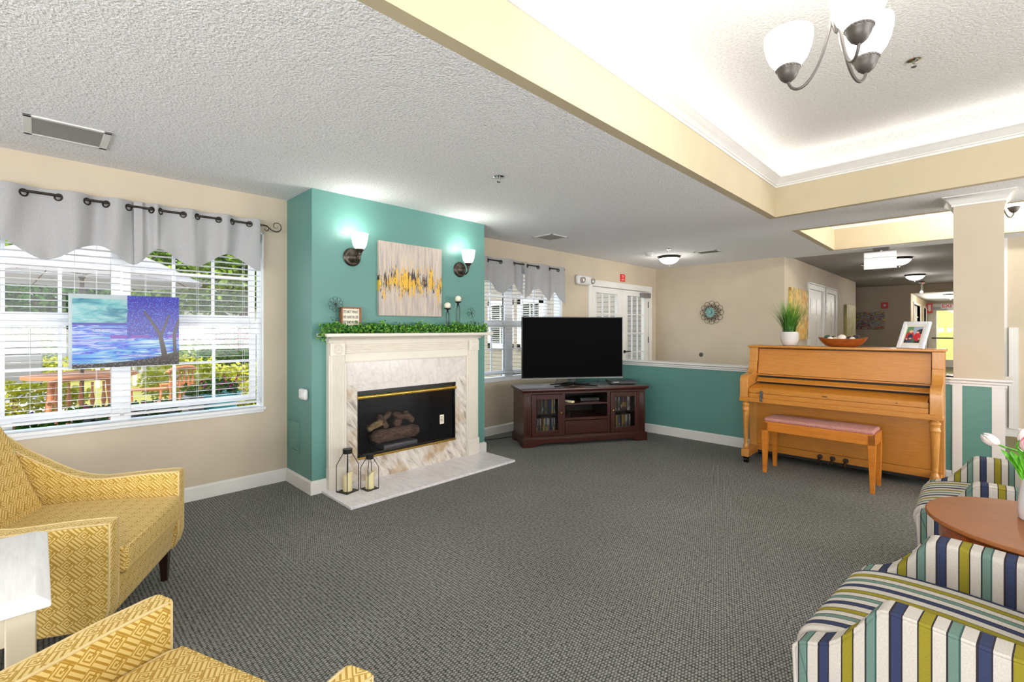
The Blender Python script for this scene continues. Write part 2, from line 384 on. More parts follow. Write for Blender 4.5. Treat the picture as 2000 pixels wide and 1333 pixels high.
def dup(root, loc=None, rz=None, label=None, group=None):
    r = root.copy(); COL.objects.link(r)
    if loc is not None: r.location = loc
    if rz is not None: r.rotation_euler = (0, 0, rz)
    if label: r['label'] = label
    if group: r['group'] = group
    for ch in root.children:
        c = ch.copy(); COL.objects.link(c); c.parent = r
        for g in ch.children:
            d = g.copy(); COL.objects.link(d); d.parent = c
    return r
def text(name, body, mat, parent, loc, rot, size, align='CENTER', depth=0.0008, bold=0.0):
    cu = bpy.data.curves.new(name, 'FONT'); cu.body = body; cu.size = size; cu.align_x = align; cu.align_y = 'CENTER'
    cu.extrude = depth; cu.offset = bold
    tmp = bpy.data.objects.new(name, cu); COL.objects.link(tmp)
    bpy.context.view_layer.update()
    me = bpy.data.meshes.new_from_object(tmp.evaluated_get(bpy.context.evaluated_depsgraph_get()))
    bpy.data.objects.remove(tmp); o = bpy.data.objects.new(name, me); COL.objects.link(o)
    me.materials.clear(); me.materials.append(M[mat]); o.location = loc; o.rotation_euler = rot
    if parent is not None: o.parent = parent
    return o
def sweep(path, prof, closed=False):
    """mitred moulding: path = xy points, prof = (offset to the left of travel, z)"""
    g = G(); n = len(path); P2 = [Vector((p[0], p[1])) for p in path]; rings = []
    for i in range(n):
        a = P2[i]-P2[i-1] if (i > 0 or closed) else None; b = P2[(i+1) % n]-P2[i] if (i < n-1 or closed) else None
        na = Vector((-a.y, a.x)).normalized() if a is not None else None; nb = Vector((-b.y, b.x)).normalized() if b is not None else None
        if na is None: m = nb
        elif nb is None: m = na
        else:
            m = (na+nb); m = m/m.length; m = m/max(0.2, m.dot(na))
        rings.append([g.bm.verts.new((P2[i].x+m.x*o, P2[i].y+m.y*o, z)) for o, z in prof])
    k = len(prof)
    for i in range(n if closed else n-1):
        A, B = rings[i], rings[(i+1) % n]
        for j in range(k): g.bm.faces.new((A[j], A[(j+1) % k], B[(j+1) % k], B[j]))
    if not closed: g.bm.faces.new(list(reversed(rings[0]))); g.bm.faces.new(rings[-1])
    return g
RZ = lambda a: Matrix.Rotation(a, 3, 'Z')
RX = lambda a: Matrix.Rotation(a, 3, 'X')
RY = lambda a: Matrix.Rotation(a, 3, 'Y')

# ------------------------------------------------------------------ room shell
XW, XC = -4.278, -3.751
CY0, CY1 = 1.531, 3.369            # chimney breast
YH, YB = 5.50, 8.155               # half wall, back wall
ZC = 2.44
g = G(); g.box(-4.38, 0.25, -3.6, YB, -0.12, 0.0); g.box(0.25, 5.0, -3.6, 5.62, -0.12, 0.0); struct(g, 'floor', 'carpet', 'grey ribbed carpet')
g = G(); g.box(0.25, 5.0, 5.62, 8.4, -0.12, 0.0); g.box(-2.12, 0.25, YB, 22.2, -0.12, 0.0); g.box(-6, -2.12, 14.2, 16.2, -0.12, 0); struct(g, 'floor_hall', 'hall_carpet', 'olive hall carpet')

# window wall with its openings
W1 = (-0.50, 1.342, 0.653, 2.13); W2 = (3.40, 5.36, 0.69, 2.13); DR = (6.09, 7.89, 0.0, 2.0)
g = G(); xo = XW-0.16
def wall_x(g, x0, x1, ya, yb, holes, z1=ZC):
    y = ya
    for (a, b, c, d) in holes:
        g.box(x0, x1, y, a, 0, z1)
        if c > 0: g.box(x0, x1, a, b, 0, c)
        g.box(x0, x1, a, b, d, z1); y = b
    g.box(x0, x1, y, yb, 0, z1)
wall_x(g, xo, XW, -3.6, YB+0.12, [W1, W2, DR]); struct(g, 'wall_left', 'beige_paint')
g = G(); g.box(XW, -2.12, YB, YB+0.12, 0, ZC); struct(g, 'wall_back', 'beige_paint')
g = G(); g.box(-2.24, -2.12, YB+0.12, 14.22, 0, ZC+0.1); struct(g, 'wall_hall_left', 'beige_paint')
g = G(); g.box(-6.0, -1.217, 16.05, 16.2, 0, 2.7); g.box(-1.217, 0.25, 16.05, 16.2, 2.25, 2.7); struct(g, 'wall_far', 'beige_paint')
g = G(); g.box(-6.1, -6.0, 14.1, 16.2, 0, 2.7); g.box(-6.0, -2.24, 14.1, 14.2, 0, 2.7); struct(g, 'wall_side_hall', 'beige_paint')
g = G(); g.box(0.25, 5.0, 8.4, 8.52, 0, 2.8); struct(g, 'wall_hall_front', 'beige_paint')
g = G(); g.box(0.25, 0.37, 8.52, 22.2, 0, 2.7); struct(g, 'wall_hall_right', 'beige_paint')
# unseen walls behind the camera, with tall window openings
g = G(); g.box(xo, -1.2, -3.72, -3.6, 0, ZC); g.box(3.0, 5.12, -3.72, -3.6, 0, 3.1); g.box(-1.2, 3.0, -3.72, -3.6, 0, 0.6); g.box(-1.2, 3.0, -3.72, -3.6, 2.3, 3.1); struct(g, 'wall_rear', 'beige_paint')
g = G(); g.box(5.0, 5.12, -3.6, -1.0, 0, 3.1); g.box(5.0, 5.12, 4.1, 8.52, 0, 3.1); g.box(5.0, 5.12, -1.0, 4.1, 0, 0.6); g.box(5.0, 5.12, -1.0, 4.1, 2.3, 3.1); struct(g, 'wall_right', 'beige_paint')

# half wall, its rail and the column
g = G(); g.box(XW, -0.14, YH, YH+0.12, 0, 0.845); struct(g, 'wall_middle', 'teal_paint', 'teal half wall')
railp = [(0, 0.845), (0.018, 0.845), (0.018, 0.858), (0.030, 0.866), (0.030, 0.880), (0.052, 0.892), (0.052, 0.908), (-0.12, 0.908), (-0.12, 0.90), (0, 0.90)]
railc = [(-0.0, 0.842), (0.018, 0.842), (0.018, 0.858), (0.030, 0.866), (0.030, 0.880), (0.052, 0.892), (0.052, 0.908), (-0.05, 0.908), (-0.05, 0.842)]
g = sweep([(-0.14, YH), (XW, YH)], [(o, z) for o, z in railp]); g.box(XW, -0.14, YH, YH+0.17, 0.89, 0.906); struct(g, 'trim_1', 'white_trim', 'white cap rail of the half wall')
CX0, CX1, CYa, CYb = -0.140, 0.160, YH-0.005, YH+0.32
g = G(); g.box(CX0, CX1, CYa, CYb, 0, ZC); struct(g, 'column', 'beige_paint', 'square beige column')
g = sweep([(CX0, CYa), (CX0, CYb), (CX1, CYb), (CX1, CYa)], railc, closed=True)
struct(g, 'trim_2', 'white_trim', 'white chair rail around the column')
g = G(); e = 0.006
g.box(CX0-e, CX0+0.055, CYa-e, CYb+e, 0, 0.845); g.box(CX1-0.07, CX1+e, CYa-e, CYb+e, 0, 0.845); g.box(CX0, CX1, CYa-e, CYb, 0, 0.09); struct(g, 'trim_3', 'white_trim', 'white boards framing the teal panel of the column')
g = G(); g.box(CX0+0.05, CX1-0.065, CYa-0.003, CYa+0.05, 0.09, 0.845); struct(g, 'wall_column', 'teal_paint', 'teal panel at the foot of the column')
capp = [(0.0, 2.358), (0.012, 2.358), (0.012, 2.376), (0.02, 2.38), (0.03, 2.40), (0.058, 2.428), (0.07, 2.432), (0.07, 2.44), (0, 2.44)]
g = sweep([(CX0, CYa), (CX0, CYb), (CX1, CYb), (CX1, CYa)], capp, closed=True); struct(g, 'trim_4', 'white_trim', 'white crown capital of the column')

# baseboards
bp = [(0, 0), (0.016, 0), (0.016, 0.094), (0.004, 0.108), (0, 0.108)]
g = sweep([(XC, 1.66), (XC, CY0), (XW, CY0), (XW, -3.6)], bp); struct(g, 'baseboard_left', 'white_trim')
g = sweep([(XW, YH), (XW, CY1), (XC, CY1), (XC, 3.2)], bp); struct(g, 'baseboard_window', 'white_trim')
g = sweep([(-0.15, YH), (XW, YH)], bp); struct(g, 'baseboard_middle', 'white_trim')
g = sweep([(0.25, 14.0), (0.25, 8.4), (5.0, 8.4)][::-1], bp); struct(g, 'baseboard_hall', 'white_trim')

# ceiling with its two tray openings
TX = -1.435; T1 = (TX, 3.6, -2.4, 5.155); T2 = (TX, 3.6, 6.10, 7.94)
g = G(); zt = ZC+0.1
g.box(xo, TX, -3.6, YB+0.12, ZC, zt); g.box(3.6, 5.0, -3.6, 8.4, ZC, zt)
g.box(TX, 3.6, -3.6, -2.4, ZC, zt)
g.bm.verts.ensure_lookup_table()
# strip between the trays (its near edge runs very slightly out of square)
g.prism([(TX, 5.20), (3.6, 4.83), (3.6, 6.10), (TX, 6.10)], 'Z', ZC, zt)
g.box(TX, 3.6, 7.94, 8.40, ZC, zt); g.box(-2.24, TX, YB+0.12, 8.40, ZC, zt)
struct(g, 'ceiling', 'ceiling_texture', 'white textured ceiling')
g = G(); g.box(-2.24, 0.25, 8.40, 16.05, 2.47, 2.6); g.box(-6, -2.24, 14.2, 16.05, 2.47, 2.6); struct(g, 'ceiling_hall', 'hall_ceiling_dimmed', 'smooth hall ceiling, greyed for its dim light')
g = G(); g.box(-1.4, 0.37, 16.2, 22.2, 2.25, 2.4); struct(g, 'ceiling_corridor', 'hall_ceiling_dimmed')
# tray walls, crown, cove light, upper ceiling
def tray(corners, n, zup):
    g = sweep(corners, [(0.004, ZC-0.001), (-0.1, ZC+0.0005), (-0.1, zup), (0.004, zup)], closed=True); struct(g, 'wall_tray_%s' % n, 'tray_paint', 'cream side of the ceiling tray')
    cp = [(0, 2.728), (0.012, 2.728), (0.014, 2.745), (0.024, 2.748), (0.024, 2.758), (0.036, 2.766), (0.066, 2.80), (0.078, 2.805), (0.080, 2.818), (0.058, 2.818), (0.045, 2.806), (0, 2.76)]
    g = sweep(corners, cp, closed=True); struct(g, 'trim_%d' % (4+n), 'white_trim', 'white crown moulding with hidden cove light')
    g = sweep(corners, [(0.014, 2.800), (0.03, 2.800), (0.03, 2.812), (0.014, 2.812)], closed=True)
    o = g.build('cove_light', 'cove_rope_light'); tag(o, ['', 'glowing rope light tucked behind the crown of the near ceiling tray', 'glowing rope light tucked behind the crown of the far ceiling tray'][n], 'cove light')
    xs = [c[0] for c in corners]; ys = [c[1] for c in corners]
    g = G(); g.box(min(xs)-0.1, max(xs)+0.1, min(ys)-0.1, max(ys)+0.1, zup, zup+0.1); struct(g, 'ceiling_tray_%s' % n, 'tray_ceiling_texture')
    g = sweep(corners, [(0.008, 2.79), (0.006, 2.79), (0.006, zup), (0.008, zup)], closed=True)
    struct(g, 'ceiling_cove_%s' % n, 'tray_ceiling_texture')
tray([(TX, -2.4), (3.6, -2.4), (3.6, 4.83), (TX, 5.20)], 1, 3.0)
tray([(TX, 6.10), (3.6, 6.10), (3.6, 7.94), (TX, 7.94)], 2, 3.0)
g = G(); g.box(-4.9, 5.4, -4.2, 24, 3.3, 3.4); struct(g, 'roof', 'grey_metal')

# chimney breast with the firebox opening
FB = (1.899, 2.951, 0.21, 0.75)
g = G(); g.box(XW, XC, CY0, FB[0], 0, ZC); g.box(XW, XC, FB[1], CY1, 0, ZC); g.box(XW, XC, FB[0], FB[1], FB[3], ZC); g.box(XW, XC, FB[0], FB[1], 0, FB[2])
struct(g, 'wall_chimney', 'teal_paint', 'teal chimney breast')
# access panel and sensor on its flank
o = thing('access_panel', 'flat teal access panel low on the side of the chimney breast', 'panel', (-4.12, CY0, 0.42))
g = G(); g.box(-0.125, 0.125, -0.006, 0, -0.138, -0.122); g.box(-0.125, 0.125, -0.006, 0, 0.122, 0.138); g.box(-0.125, -0.109, -0.006, 0, -0.122, 0.122); g.box(0.109, 0.125, -0.006, 0, -0.122, 0.122); g.build('frame', 'teal_paint', o, 0.002)
g = G(); g.box(-0.104, 0.104, -0.005, 0, -0.117, 0.117); g.build('cover', 'teal_paint', o, 0.002)
o = thing('carbon_monoxide_alarm', 'small white rounded plug-in alarm on the side of the chimney breast', 'alarm', (-3.875, CY0, 0.79))
g = G(); g.box(-0.065, 0.065, -0.035, 0, -0.045, 0.045); g.build('housing', 'white_metal', o, 0.02, 3)
g = G(); g.box(0.0, 0.05, -0.038, -0.034, -0.02, 0.02); g.build('face_plate', 'blank_white', o, 0.003)

# ------------------------------------------------------------------ windows
XG = XW-0.115      # plane of the sashes
def window(n, W, panes, zmeet, label, zb, zt2):
    """panes: list of (y0, y1) clear glass widths"""
    root = bpy.data.objects.new('window_%d' % n, None); COL.objects.link(root); root['kind'] = 'structure'; root['label'] = label
    y0, y1, z0, z1 = W
    g = G()                                     # jambs, head, stool
    g.box(XW-0.15, XW+0.001, y0, y0+0.012, z0, z1); g.box(XW-0.15, XW+0.001, y1-0.012, y1, z0, z1); g.box(XW-0.15, XW+0.001, y0, y1, z1-0.012, z1)
    g.build('frame', 'white_vinyl', root, 0.002)
    g = G(); g.box(XW-0.15, XW+0.022, y0-0.005, y1+0.012, z0-0.012, z0+0.012); g.box(XW, XW+0.010, y0, y1, z0-0.034, z0-0.012)
    g.build('window_sill', 'white_vinyl', root, 0.003)
    for k in range(len(panes)-1):
        g = G(); g.box(XG-0.03, XG+0.03, panes[k][1], panes[k+1][0], z0, z1); g.build('mullion', 'white_vinyl', root, 0.003)
    for (a, b) in panes:
        for (c, d, dx) in ((zb, zmeet-0.045, 0.012), (zmeet+0.045, zt2, -0.012)):
            x = XG+dx; g = G(); w = 0.045
            g.box(x-0.016, x+0.016, a-w, a, c-w, d+w); g.box(x-0.016, x+0.016, b, b+w, c-w, d+w)
            g.box(x-0.016, x+0.016, a, b, c-w, c); g.box(x-0.016, x+0.016, a, b, d, d+w)
            s = g.build('sash', 'white_vinyl', root, 0.003)
            g = G(); m = 0.010
            for i in (1, 2): yy = a+(b-a)*i/3; g.box(x-0.008, x+0.008, yy-m, yy+m, c, d)
            zz = (c+d)/2; g.box(x-0.0085, x+0.0085, a, b, zz-m, zz+m)
            g.build('grille', 'white_vinyl', s)
            g = G(); g.box(x-0.002, x+0.002, a, b, c, d); g.build('pane', 'window_glass', s, smooth=False)
    return root
window(1, W1, [(-0.42, 0.367), (0.475, 1.262)], 1.385, 'wide white double window with grilles on the left wall', 0.765, 2.06)
window(2, W2, [(3.59, 4.28), (4.42, 5.11)], 1.385, 'white double window between the chimney breast and the french door', 0.775, 2.06)

def blind(y0, y1, ztop, zbot, label, x=XW-0.045):
    o = thing('window_blind', label, 'blind', (x, (y0+y1)/2, zbot), 0, 'white slatted blinds in the windows'); h = (y1-y0)/2; H_ = ztop-zbot
    g = G(); g.box(-0.025, 0.025, -h, h, H_-0.045, H_); g.build('headrail', 'white_vinyl', o, 0.003)
    g = G(); g.box(-0.024, 0.024, -h, h, 0, 0.016); g.build('bottom_rail', 'white_vinyl', o, 0.003)
    g = G(); n = int((H_-0.09)/0.0445)
    tilt = RY(math.radians(-4))
    for i in range(n): z = 0.045+i*0.0445; g.box(-0.024, 0.024, -h, h, z-0.0011, z+0.0011, tilt)
    s = g.build('slats', 'white_vinyl', o, smooth=False)
    g = G()
    for t_ in (-0.72, 0.0, 0.72):
        for dx in (-0.024, 0.024): g.cyl((dx, t_*h, 0.01), (dx, t_*h, H_-0.03), 0.0009, seg=5)
    g.build('ladder_cord', 'white_vinyl', o)
    return o
blind(-0.48, 0.41, 2.10, 0.705, 'white slatted blind over the left half of the big window')
blind(0.43, 1.325, 2.10, 0.70, 'white slatted blind over the right half of the big window, behind the seascape')
blind(3.42, 4.34, 2.10, 0.745, 'white slatted blind beside the chimney breast')
blind(4.36, 5.34, 2.10, 0.745, 'white slatted blind behind the television')

def smooth_interp(pts, y):
    if y <= pts[0][0]: return pts[0][1]
    for (a, za), (b, zb) in zip(pts, pts[1:]):
        if y <= b:
            t = (y-a)/(b-a); t = t*t*(3-2*t); return za+(zb-za)*t
    return pts[-1][1]
def valance(y0, y1, ztop, hem, groms, label, xr, amp=0.032, first=1, sharp=False):
    """grommets: list of y; the cloth swings from one side of the rod to the other at each"""
    o = thing('window_valance', label, 'valance', (xr, y0, ztop), 0, 'grey scalloped valances')
    g = G(); N = int((y1-y0)/0.004); M_ = 90
    gs = [groms[0]-(groms[1]-groms[0])]+list(groms)+[groms[-1]+(groms[-1]-groms[-2])]
    def off(y):
        for i in range(len(gs)-1):
            if gs[i] <= y <= gs[i+1]:
                t = (y-gs[i])/(gs[i+1]-gs[i]); sgn = first*(1 if i % 2 == 0 else -1)
                return sgn*amp*math.sin(PI*t)
        return 0
    grid = []
    for i in range(N+1):
        y = y0+(y1-y0)*i/N; zb = smooth_interp(hem, y); col = []
        for j in range(M_+1):
            t = j/M_; z = ztop+(zb-ztop)*t
            x = xr+off(y)*(1-0.35*t)+0.012*math.sin(y*37+t*2.0)*t+0.02*t
            col.append(g.bm.verts.new((x-xr, y-y0, z-ztop)))
        grid.append(col)
    def hole(q): return any((q.co.y+y0-yy)**2+(q.co.z+0.048)**2 < 0.0185**2 for yy in groms)
    for a, b in zip(grid, grid[1:]):
        for j in range(M_):
            if not all(hole(q) for q in (a[j], a[j+1], b[j+1], b[j])): g.bm.faces.new((a[j], a[j+1], b[j+1], b[j]))
    c = g.build('cloth', 'valance_fabric', o, ang=180, recalc=False)
    sm = c.modifiers.new('solid', 'SOLIDIFY'); sm.thickness = 0.002
    g = G(); g.box(-0.052, -0.050, 0.0, y1-y0, -0.13, -0.012); g.build('lining', 'blank_white', o)
    for y in groms:
        g = G(); sgn = 1 if off(y+0.01) > off(y-0.01) else -1
        dirn = Vector((1, -0.55*sgn, 0)).normalized()
        g.lathe((0, 0, 0), [(0.0165, -0.003), (0.024, -0.003), (0.0255, 0.0), (0.024, 0.004), (0.0165, 0.004), (0.0165, -0.003)], 28, 'X', closed=True)
        sl = (off(y+0.004)-off(y-0.004))/0.008
        for v_ in g.bm.verts: v_.co = RZ(-math.atan(sl*0.9)) @ v_.co
        q = g.build('grommet', 'dark_metal', o, loc=(0.003, y-y0, -0.048), ang=60)
    return o
hemA = [(-0.42, 1.79), (-0.20, 1.88), (0.03, 1.762), (0.28, 1.880), (0.475, 1.768)]
valance(-0.42, 0.475, 2.214, hemA, [-0.34, -0.20, -0.062, 0.093, 0.23, 0.326, 0.445], 'grey grommet valance on the left part of the curtain rod over the big window', XW+0.078, first=1)
hemB = [(0.472, 1.770), (0.615, 1.893), (0.82, 1.787), (1.06, 1.905), (1.285, 1.795)]
valance(0.472, 1.285, 2.218, hemB, [0.573, 0.624, 0.762, 0.85, 0.992, 1.084, 1.209], 'grey grommet valance ending at the scroll finial over the big window', XW+0.078, first=-1, amp=0.026)
hemC = [(3.42, 1.88), (3.82, 1.90), (4.05, 1.765), (4.28, 1.90), (4.38, 1.80), (4.44, 1.76)]
valance(3.42, 4.44, 2.200, hemC, [3.50, 3.66, 3.83, 4.045, 4.281], 'grey grommet valance partly behind the chimney breast', XW+0.075, amp=0.03)
hemD = [(4.45, 1.72), (4.72, 1.86), (4.95, 1.70), (5.08, 1.83), (5.28, 1.67)]
valance(4.45, 5.28, 2.196, hemD, [4.532, 4.745, 4.98, 5.17], 'grey grommet valance on the right part of the small window, over the television', XW+0.075, amp=0.03)

def spiral(c, r0, r1, a0, a1, n=30):
    return [(c[0], c[1]+(r0+(r1-r0)*i/n)*math.cos(a0+(a1-a0)*i/n), c[2]+(r0+(r1-r0)*i/n)*math.sin(a0+(a1-a0)*i/n)) for i in range(n+1)]
def rod(y0, y1, z, x, label, big=True):
    o = thing('curtain_rod', label, 'curtain rod', (x, y0, z))
    g = G(); g.cyl((0, 0, 0), (0, y1-y0, 0), 0.0085, seg=12); g.build('rod', 'dark_metal', o)
    g = G(); L = y1-y0
    if big:
        pts = [(0, L-0.01, 0.0), (0, L+0.02, 0.004), (0, L+0.05, -0.008), (0, L+0.075, -0.028), (0, L+0.10, -0.038)]
        c = (0, L+0.117, 0.006)
        pts += spiral(c, 0.046, 0.008, -PI/2, PI*1.95, 40)
        rr = [0.0045]*5+[0.0045-0.003*i/40 for i in range(41)]
        g.tube(pts, rr, 8)
        g.tube([(0, L+0.01, 0.0)]+spiral((0, L+0.035, -0.025), 0.026, 0.010, PI/2, -PI*1.1, 24), [0.004]+[0.004-0.002*i/24 for i in range(25)], 8)
    else:
        g.tube([(0, L-0.01, 0)]+spiral((0, L+0.02, 0.012), 0.02, 0.006, -PI/2, PI*1.5, 20), 0.003, 6)
    g.build('finial', 'dark_metal', o)
    for yy in (0.12, L-0.06):
        g = G(); g.cyl((-0.072, yy, -0.02), (0, yy, -0.012), 0.005, seg=8); g.box(-0.078, -0.072, yy-0.012, yy+0.012, -0.05, 0.02); g.build('bracket', 'dark_metal', o)
rod(-0.55, 1.30, 2.178, XW+0.078, 'dark iron curtain rod with a scroll finial over the big window')
rod(3.40, 5.29, 2.162, XW+0.075, 'dark iron curtain rod over the small window by the television', False)

# seascape panel hung in the big window
t = NT('seascape_paint'); tc = t.add('ShaderNodeTexCoord'); sp = t.add('ShaderNodeSeparateXYZ'); t.link(tc.outputs['Generated'], sp.inputs[0])
U, V = sp.outputs[1], sp.outputs[2]
def cxy(t, U, V, su, sv):
    c = t.add('ShaderNodeCombineXYZ'); t.link(t.math('MULTIPLY', U, su), c.inputs[0]); t.link(t.math('MULTIPLY', V, sv), c.inputs[1]); return c.outputs[0]
ns = t.noise(cxy(t, U, V, 4, 10), 1.0, 4, 0.6, 1.2)
skyc = t.ramp(ns, [(0.32, srgb(50, 155, 180)), (0.5, srgb(140, 212, 216)), (0.68, srgb(222, 240, 238))])
nw = t.noise(cxy(t, U, V, 2.2, 22), 1.0, 4, 0.6, 0.8)
sea = t.ramp(t.math('ADD', t.math('MULTIPLY', nw, 0.9), t.math('MULTIPLY', V, 0.25)), [(0.38, srgb(230, 245, 250)), (0.47, srgb(120, 200, 240)), (0.54, srgb(20, 80, 230)), (0.60, srgb(225, 238, 250)), (0.70, srgb(20, 20, 215))])
c = t.mix(t.math('GREATER_THAN', V, 0.60), sea, skyc)
c = t.mix(t.math('MULTIPLY', t.math('LESS_THAN', t.math('ABSOLUTE', t.math('SUBTRACT', V, 0.595)), 0.016), t.math('GREATER_THAN', U, 0.03)), c, srgb(15, 20, 190))
c = t.mix(t.math('MULTIPLY', t.math('LESS_THAN', t.math('ABSOLUTE', t.math('SUBTRACT', V, 0.42)), 0.022), t.math('GREATER_THAN', U, 0.35)), c, srgb(150, 60, 200))
vo = t.add('ShaderNodeTexVoronoi'); vo.inputs['Scale'].default_value = 1.0; t.link(cxy(t, U, V, 60, 50), vo.inputs['Vector'])
fol = t.ramp(vo.outputs['Distance'], [(0.12, srgb(150, 195, 255)), (0.28, srgb(60, 90, 225)), (0.6, srgb(58, 40, 190))])
nf = t.noise(cxy(t, U, V, 5, 6), 1.0, 3)
edge = t.math('ADD', 0.50, t.math('MULTIPLY', t.math('SUBTRACT', nf, 0.5), 0.02))
low = t.math('ADD', 0.44, t.math('MULTIPLY', t.math('SUBTRACT', nf, 0.5), 0.35))
fm = t.math('MULTIPLY', t.math('GREATER_THAN', U, edge), t.math('GREATER_THAN', V, low))
c = t.mix(fm, c, fol)
sh = t.math('ADD', 0.055, t.math('MULTIPLY', t.math('POWER', U, 3.0), 0.15))
c = t.mix(t.math('LESS_THAN', V, sh), c, t.ramp(vo.outputs['Distance'], [(0.1, srgb(160, 155, 150)), (0.5, srgb(82, 76, 74))]))
def seg(t, U, V, x0, y0, x1, y1, w0, w1):
    dx, dy = x1-x0, y1-y0; L2 = dx*dx+dy*dy
    h = t.math('DIVIDE', t.math('ADD', t.math('MULTIPLY', t.math('SUBTRACT', U, x0), dx), t.math('MULTIPLY', t.math('SUBTRACT', V, y0), dy)), L2)
    h = t.math('MINIMUM', t.math('MAXIMUM', h, 0.0), 1.0)
    ex = t.math('SUBTRACT', t.math('SUBTRACT', U, x0), t.math('MULTIPLY', h, dx)); ey = t.math('SUBTRACT', t.math('SUBTRACT', V, y0), t.math('MULTIPLY', h, dy))
    d = t.math('SQRT', t.math('ADD', t.math('MULTIPLY', ex, ex), t.math('MULTIPLY', ey, ey)))
    return t.math('LESS_THAN', d, t.math('ADD', w0, t.math('MULTIPLY', h, w1-w0)))
tr = None
for a in ((0.86, 0.10, 0.81, 0.45, 0.030, 0.020), (0.81, 0.45, 0.66, 0.78, 0.018, 0.010), (0.82, 0.43, 0.90, 0.74, 0.014, 0.008), (0.96, 0.16, 0.95, 0.45, 0.018, 0.018), (0.95, 0.45, 1.0, 0.68, 0.018, 0.012), (0.86, 0.13, 0.80, 0.04, 0.014, 0.006), (0.88, 0.13, 0.94, 0.07, 0.014, 0.006)):
    q = seg(t, U, V, *a); tr = q if tr is None else t.math('MAXIMUM', tr, q)
c = t.mix(tr, c, srgb(92, 74, 72))
em = t.math('MAXIMUM', t.math('LESS_THAN', U, 0.03), t.math('GREATER_THAN', V, 0.94)); em = t.math('MULTIPLY', em, t.math('LESS_THAN', U, 0.5))
c = t.mix(em, c, srgb(216, 224, 226))
t.base(c); t.p(rough=0.15)
tl = t.add('ShaderNodeBsdfTranslucent'); t.link(c, tl.inputs[0]); mx = t.add('ShaderNodeMixShader'); mx.inputs[0].default_value = 0.55
t.link(t.b.outputs[0], mx.inputs[1]); t.link(tl.outputs[0], mx.inputs[2]); t.link(mx.outputs[0], t.n['Material Output'].inputs[0])
o = thing('painted_glass_panel', 'painted clear panel of a blue sea and a purple tree hanging in the big window', 'painting', (XW+0.055, 0.440, 1.305))
g = G(); g.box(-0.003, 0.003, -0.30, 0.30, -0.248, 0.248); g.build('panel', 'seascape_paint', o, 0.001)
for yy in (-0.27, 0.27):
    g = G(); g.cyl((0.0, yy, 0.245), (-0.03, yy, 0.86), 0.0012, seg=5); g.build('hanging_wire', 'chrome', o)
g = G(); tube_pts = spiral((0.004, -0.155, 0.0), 0.02, 0.02, 0, 2*PI*0.97, 20); g.tube(tube_pts, 0.0012, 5)
g.build('ring', 'chrome', o)
g = G()
for i in range(12):   # signature squiggle
    pass
pts = [(0.004, -0.275+0.011*i, -0.222+0.006*math.sin(i*2.1)) for i in range(10)]; g.tube(pts, 0.0011, 5); g.build('signature', 'blank_white', o)

# ------------------------------------------------------------------ french door
root = bpy.data.objects.new('door_1', None); COL.objects.link(root); root['kind'] = 'structure'; root['label'] = 'white french door pair with glazed leaves'
g = G(); y0, y1, z1 = DR[0], DR[1], DR[3]
for a, b in ((y0-0.095, y0+0.005), (y1-0.005, y1+0.095)): g.box(XW-0.12, XW+0.018, a, b, 0, z1+0.0)
g.box(XW-0.12, XW+0.018, y0-0.095, y1+0.095, z1-0.005, z1+0.092); g.build('door_frame', 'white_trim', root, 0.004)
ym = 6.985
def french_leaf(a, b, ga, gb, hinge, handle):
    x0, x1 = XW-0.045, XW-0.005; zt_, gz0, gz1 = 1.985, 0.26, 1.895
    g = G(); g.box(x0, x1, a, ga, 0.01, zt_); g.box(x0, x1, gb, b, 0.01, zt_); g.box(x0, x1, ga, gb, 0.01, gz0); g.box(x0, x1, ga, gb, gz1, zt_)
    for i in range(2): pass
    lf = g.build('door_leaf', 'white_trim', root)
    g = G(); w = 0.02
    g.box(x1, x1+0.01, ga-w, ga, gz0-w, gz1+w); g.box(x1, x1+0.01, gb, gb+w, gz0-w, gz1+w); g.box(x1, x1+0.01, ga, gb, gz0-w, gz0); g.box(x1, x1+0.01, ga, gb, gz1, gz1+w)
    g.build('glazing_bead', 'white_trim', lf, 0.003)
    g = G()
    for i in (1, 2): yy = ga+(gb-ga)*i/3; g.box(x0+0.012, x1-0.008, yy-0.009, yy+0.009, gz0, gz1)
    for i in range(1, 5): zz = gz0+(gz1-gz0)*i/5; g.box(x0+0.0125, x1-0.0085, ga, gb, zz-0.009, zz+0.009)
    g.build('grille', 'white_trim', lf)
    g = G(); g.box(x0+0.018, x0+0.022, ga, gb, gz0, gz1); g.build('pane', 'window_glass', lf, smooth=False)
    for zz in (0.25, 1.12, 1.76):
        g = G(); g.cyl((x1+0.006, hinge, zz-0.055), (x1+0.006, hinge, zz+0.055), 0.008, seg=10); g.build('hinge', 'dark_metal', lf)
    if handle:
        g = G(); g.cyl((x1, handle, 0.93), (x1+0.012, handle, 0.93), 0.028, seg=20); g.cyl((x1+0.012, handle, 0.93), (x1+0.045, handle, 0.93), 0.011, seg=12)
        g.tube([(x1+0.045, handle, 0.93), (x1+0.05, handle+0.04, 0.932), (x1+0.048, handle+0.11, 0.926), (x1+0.05, handle+0.13, 0.935)], [0.011, 0.009, 0.007, 0.005], 8)
        g.build('door_handle', 'dark_metal', lf)
french_leaf(6.10, ym-0.002, 6.225, 6.83, 6.105, None)
french_leaf(ym+0.002, 7.88, 7.15, 7.715, 7.875, 7.06)
o = thing('door_closer', 'grey metal closer box at the top corner of the french door', 'door closer', (XW, 7.72, 1.925))
g = G(); g.box(0.0, 0.06, -0.15, 0.15, -0.045, 0.04); g.build('body', 'grey_metal', o, 0.006)
g = G(); g.box(0.03, 0.045, 0.12, 0.16, 0.03, 0.05); g.build('arm', 'grey_metal', o)

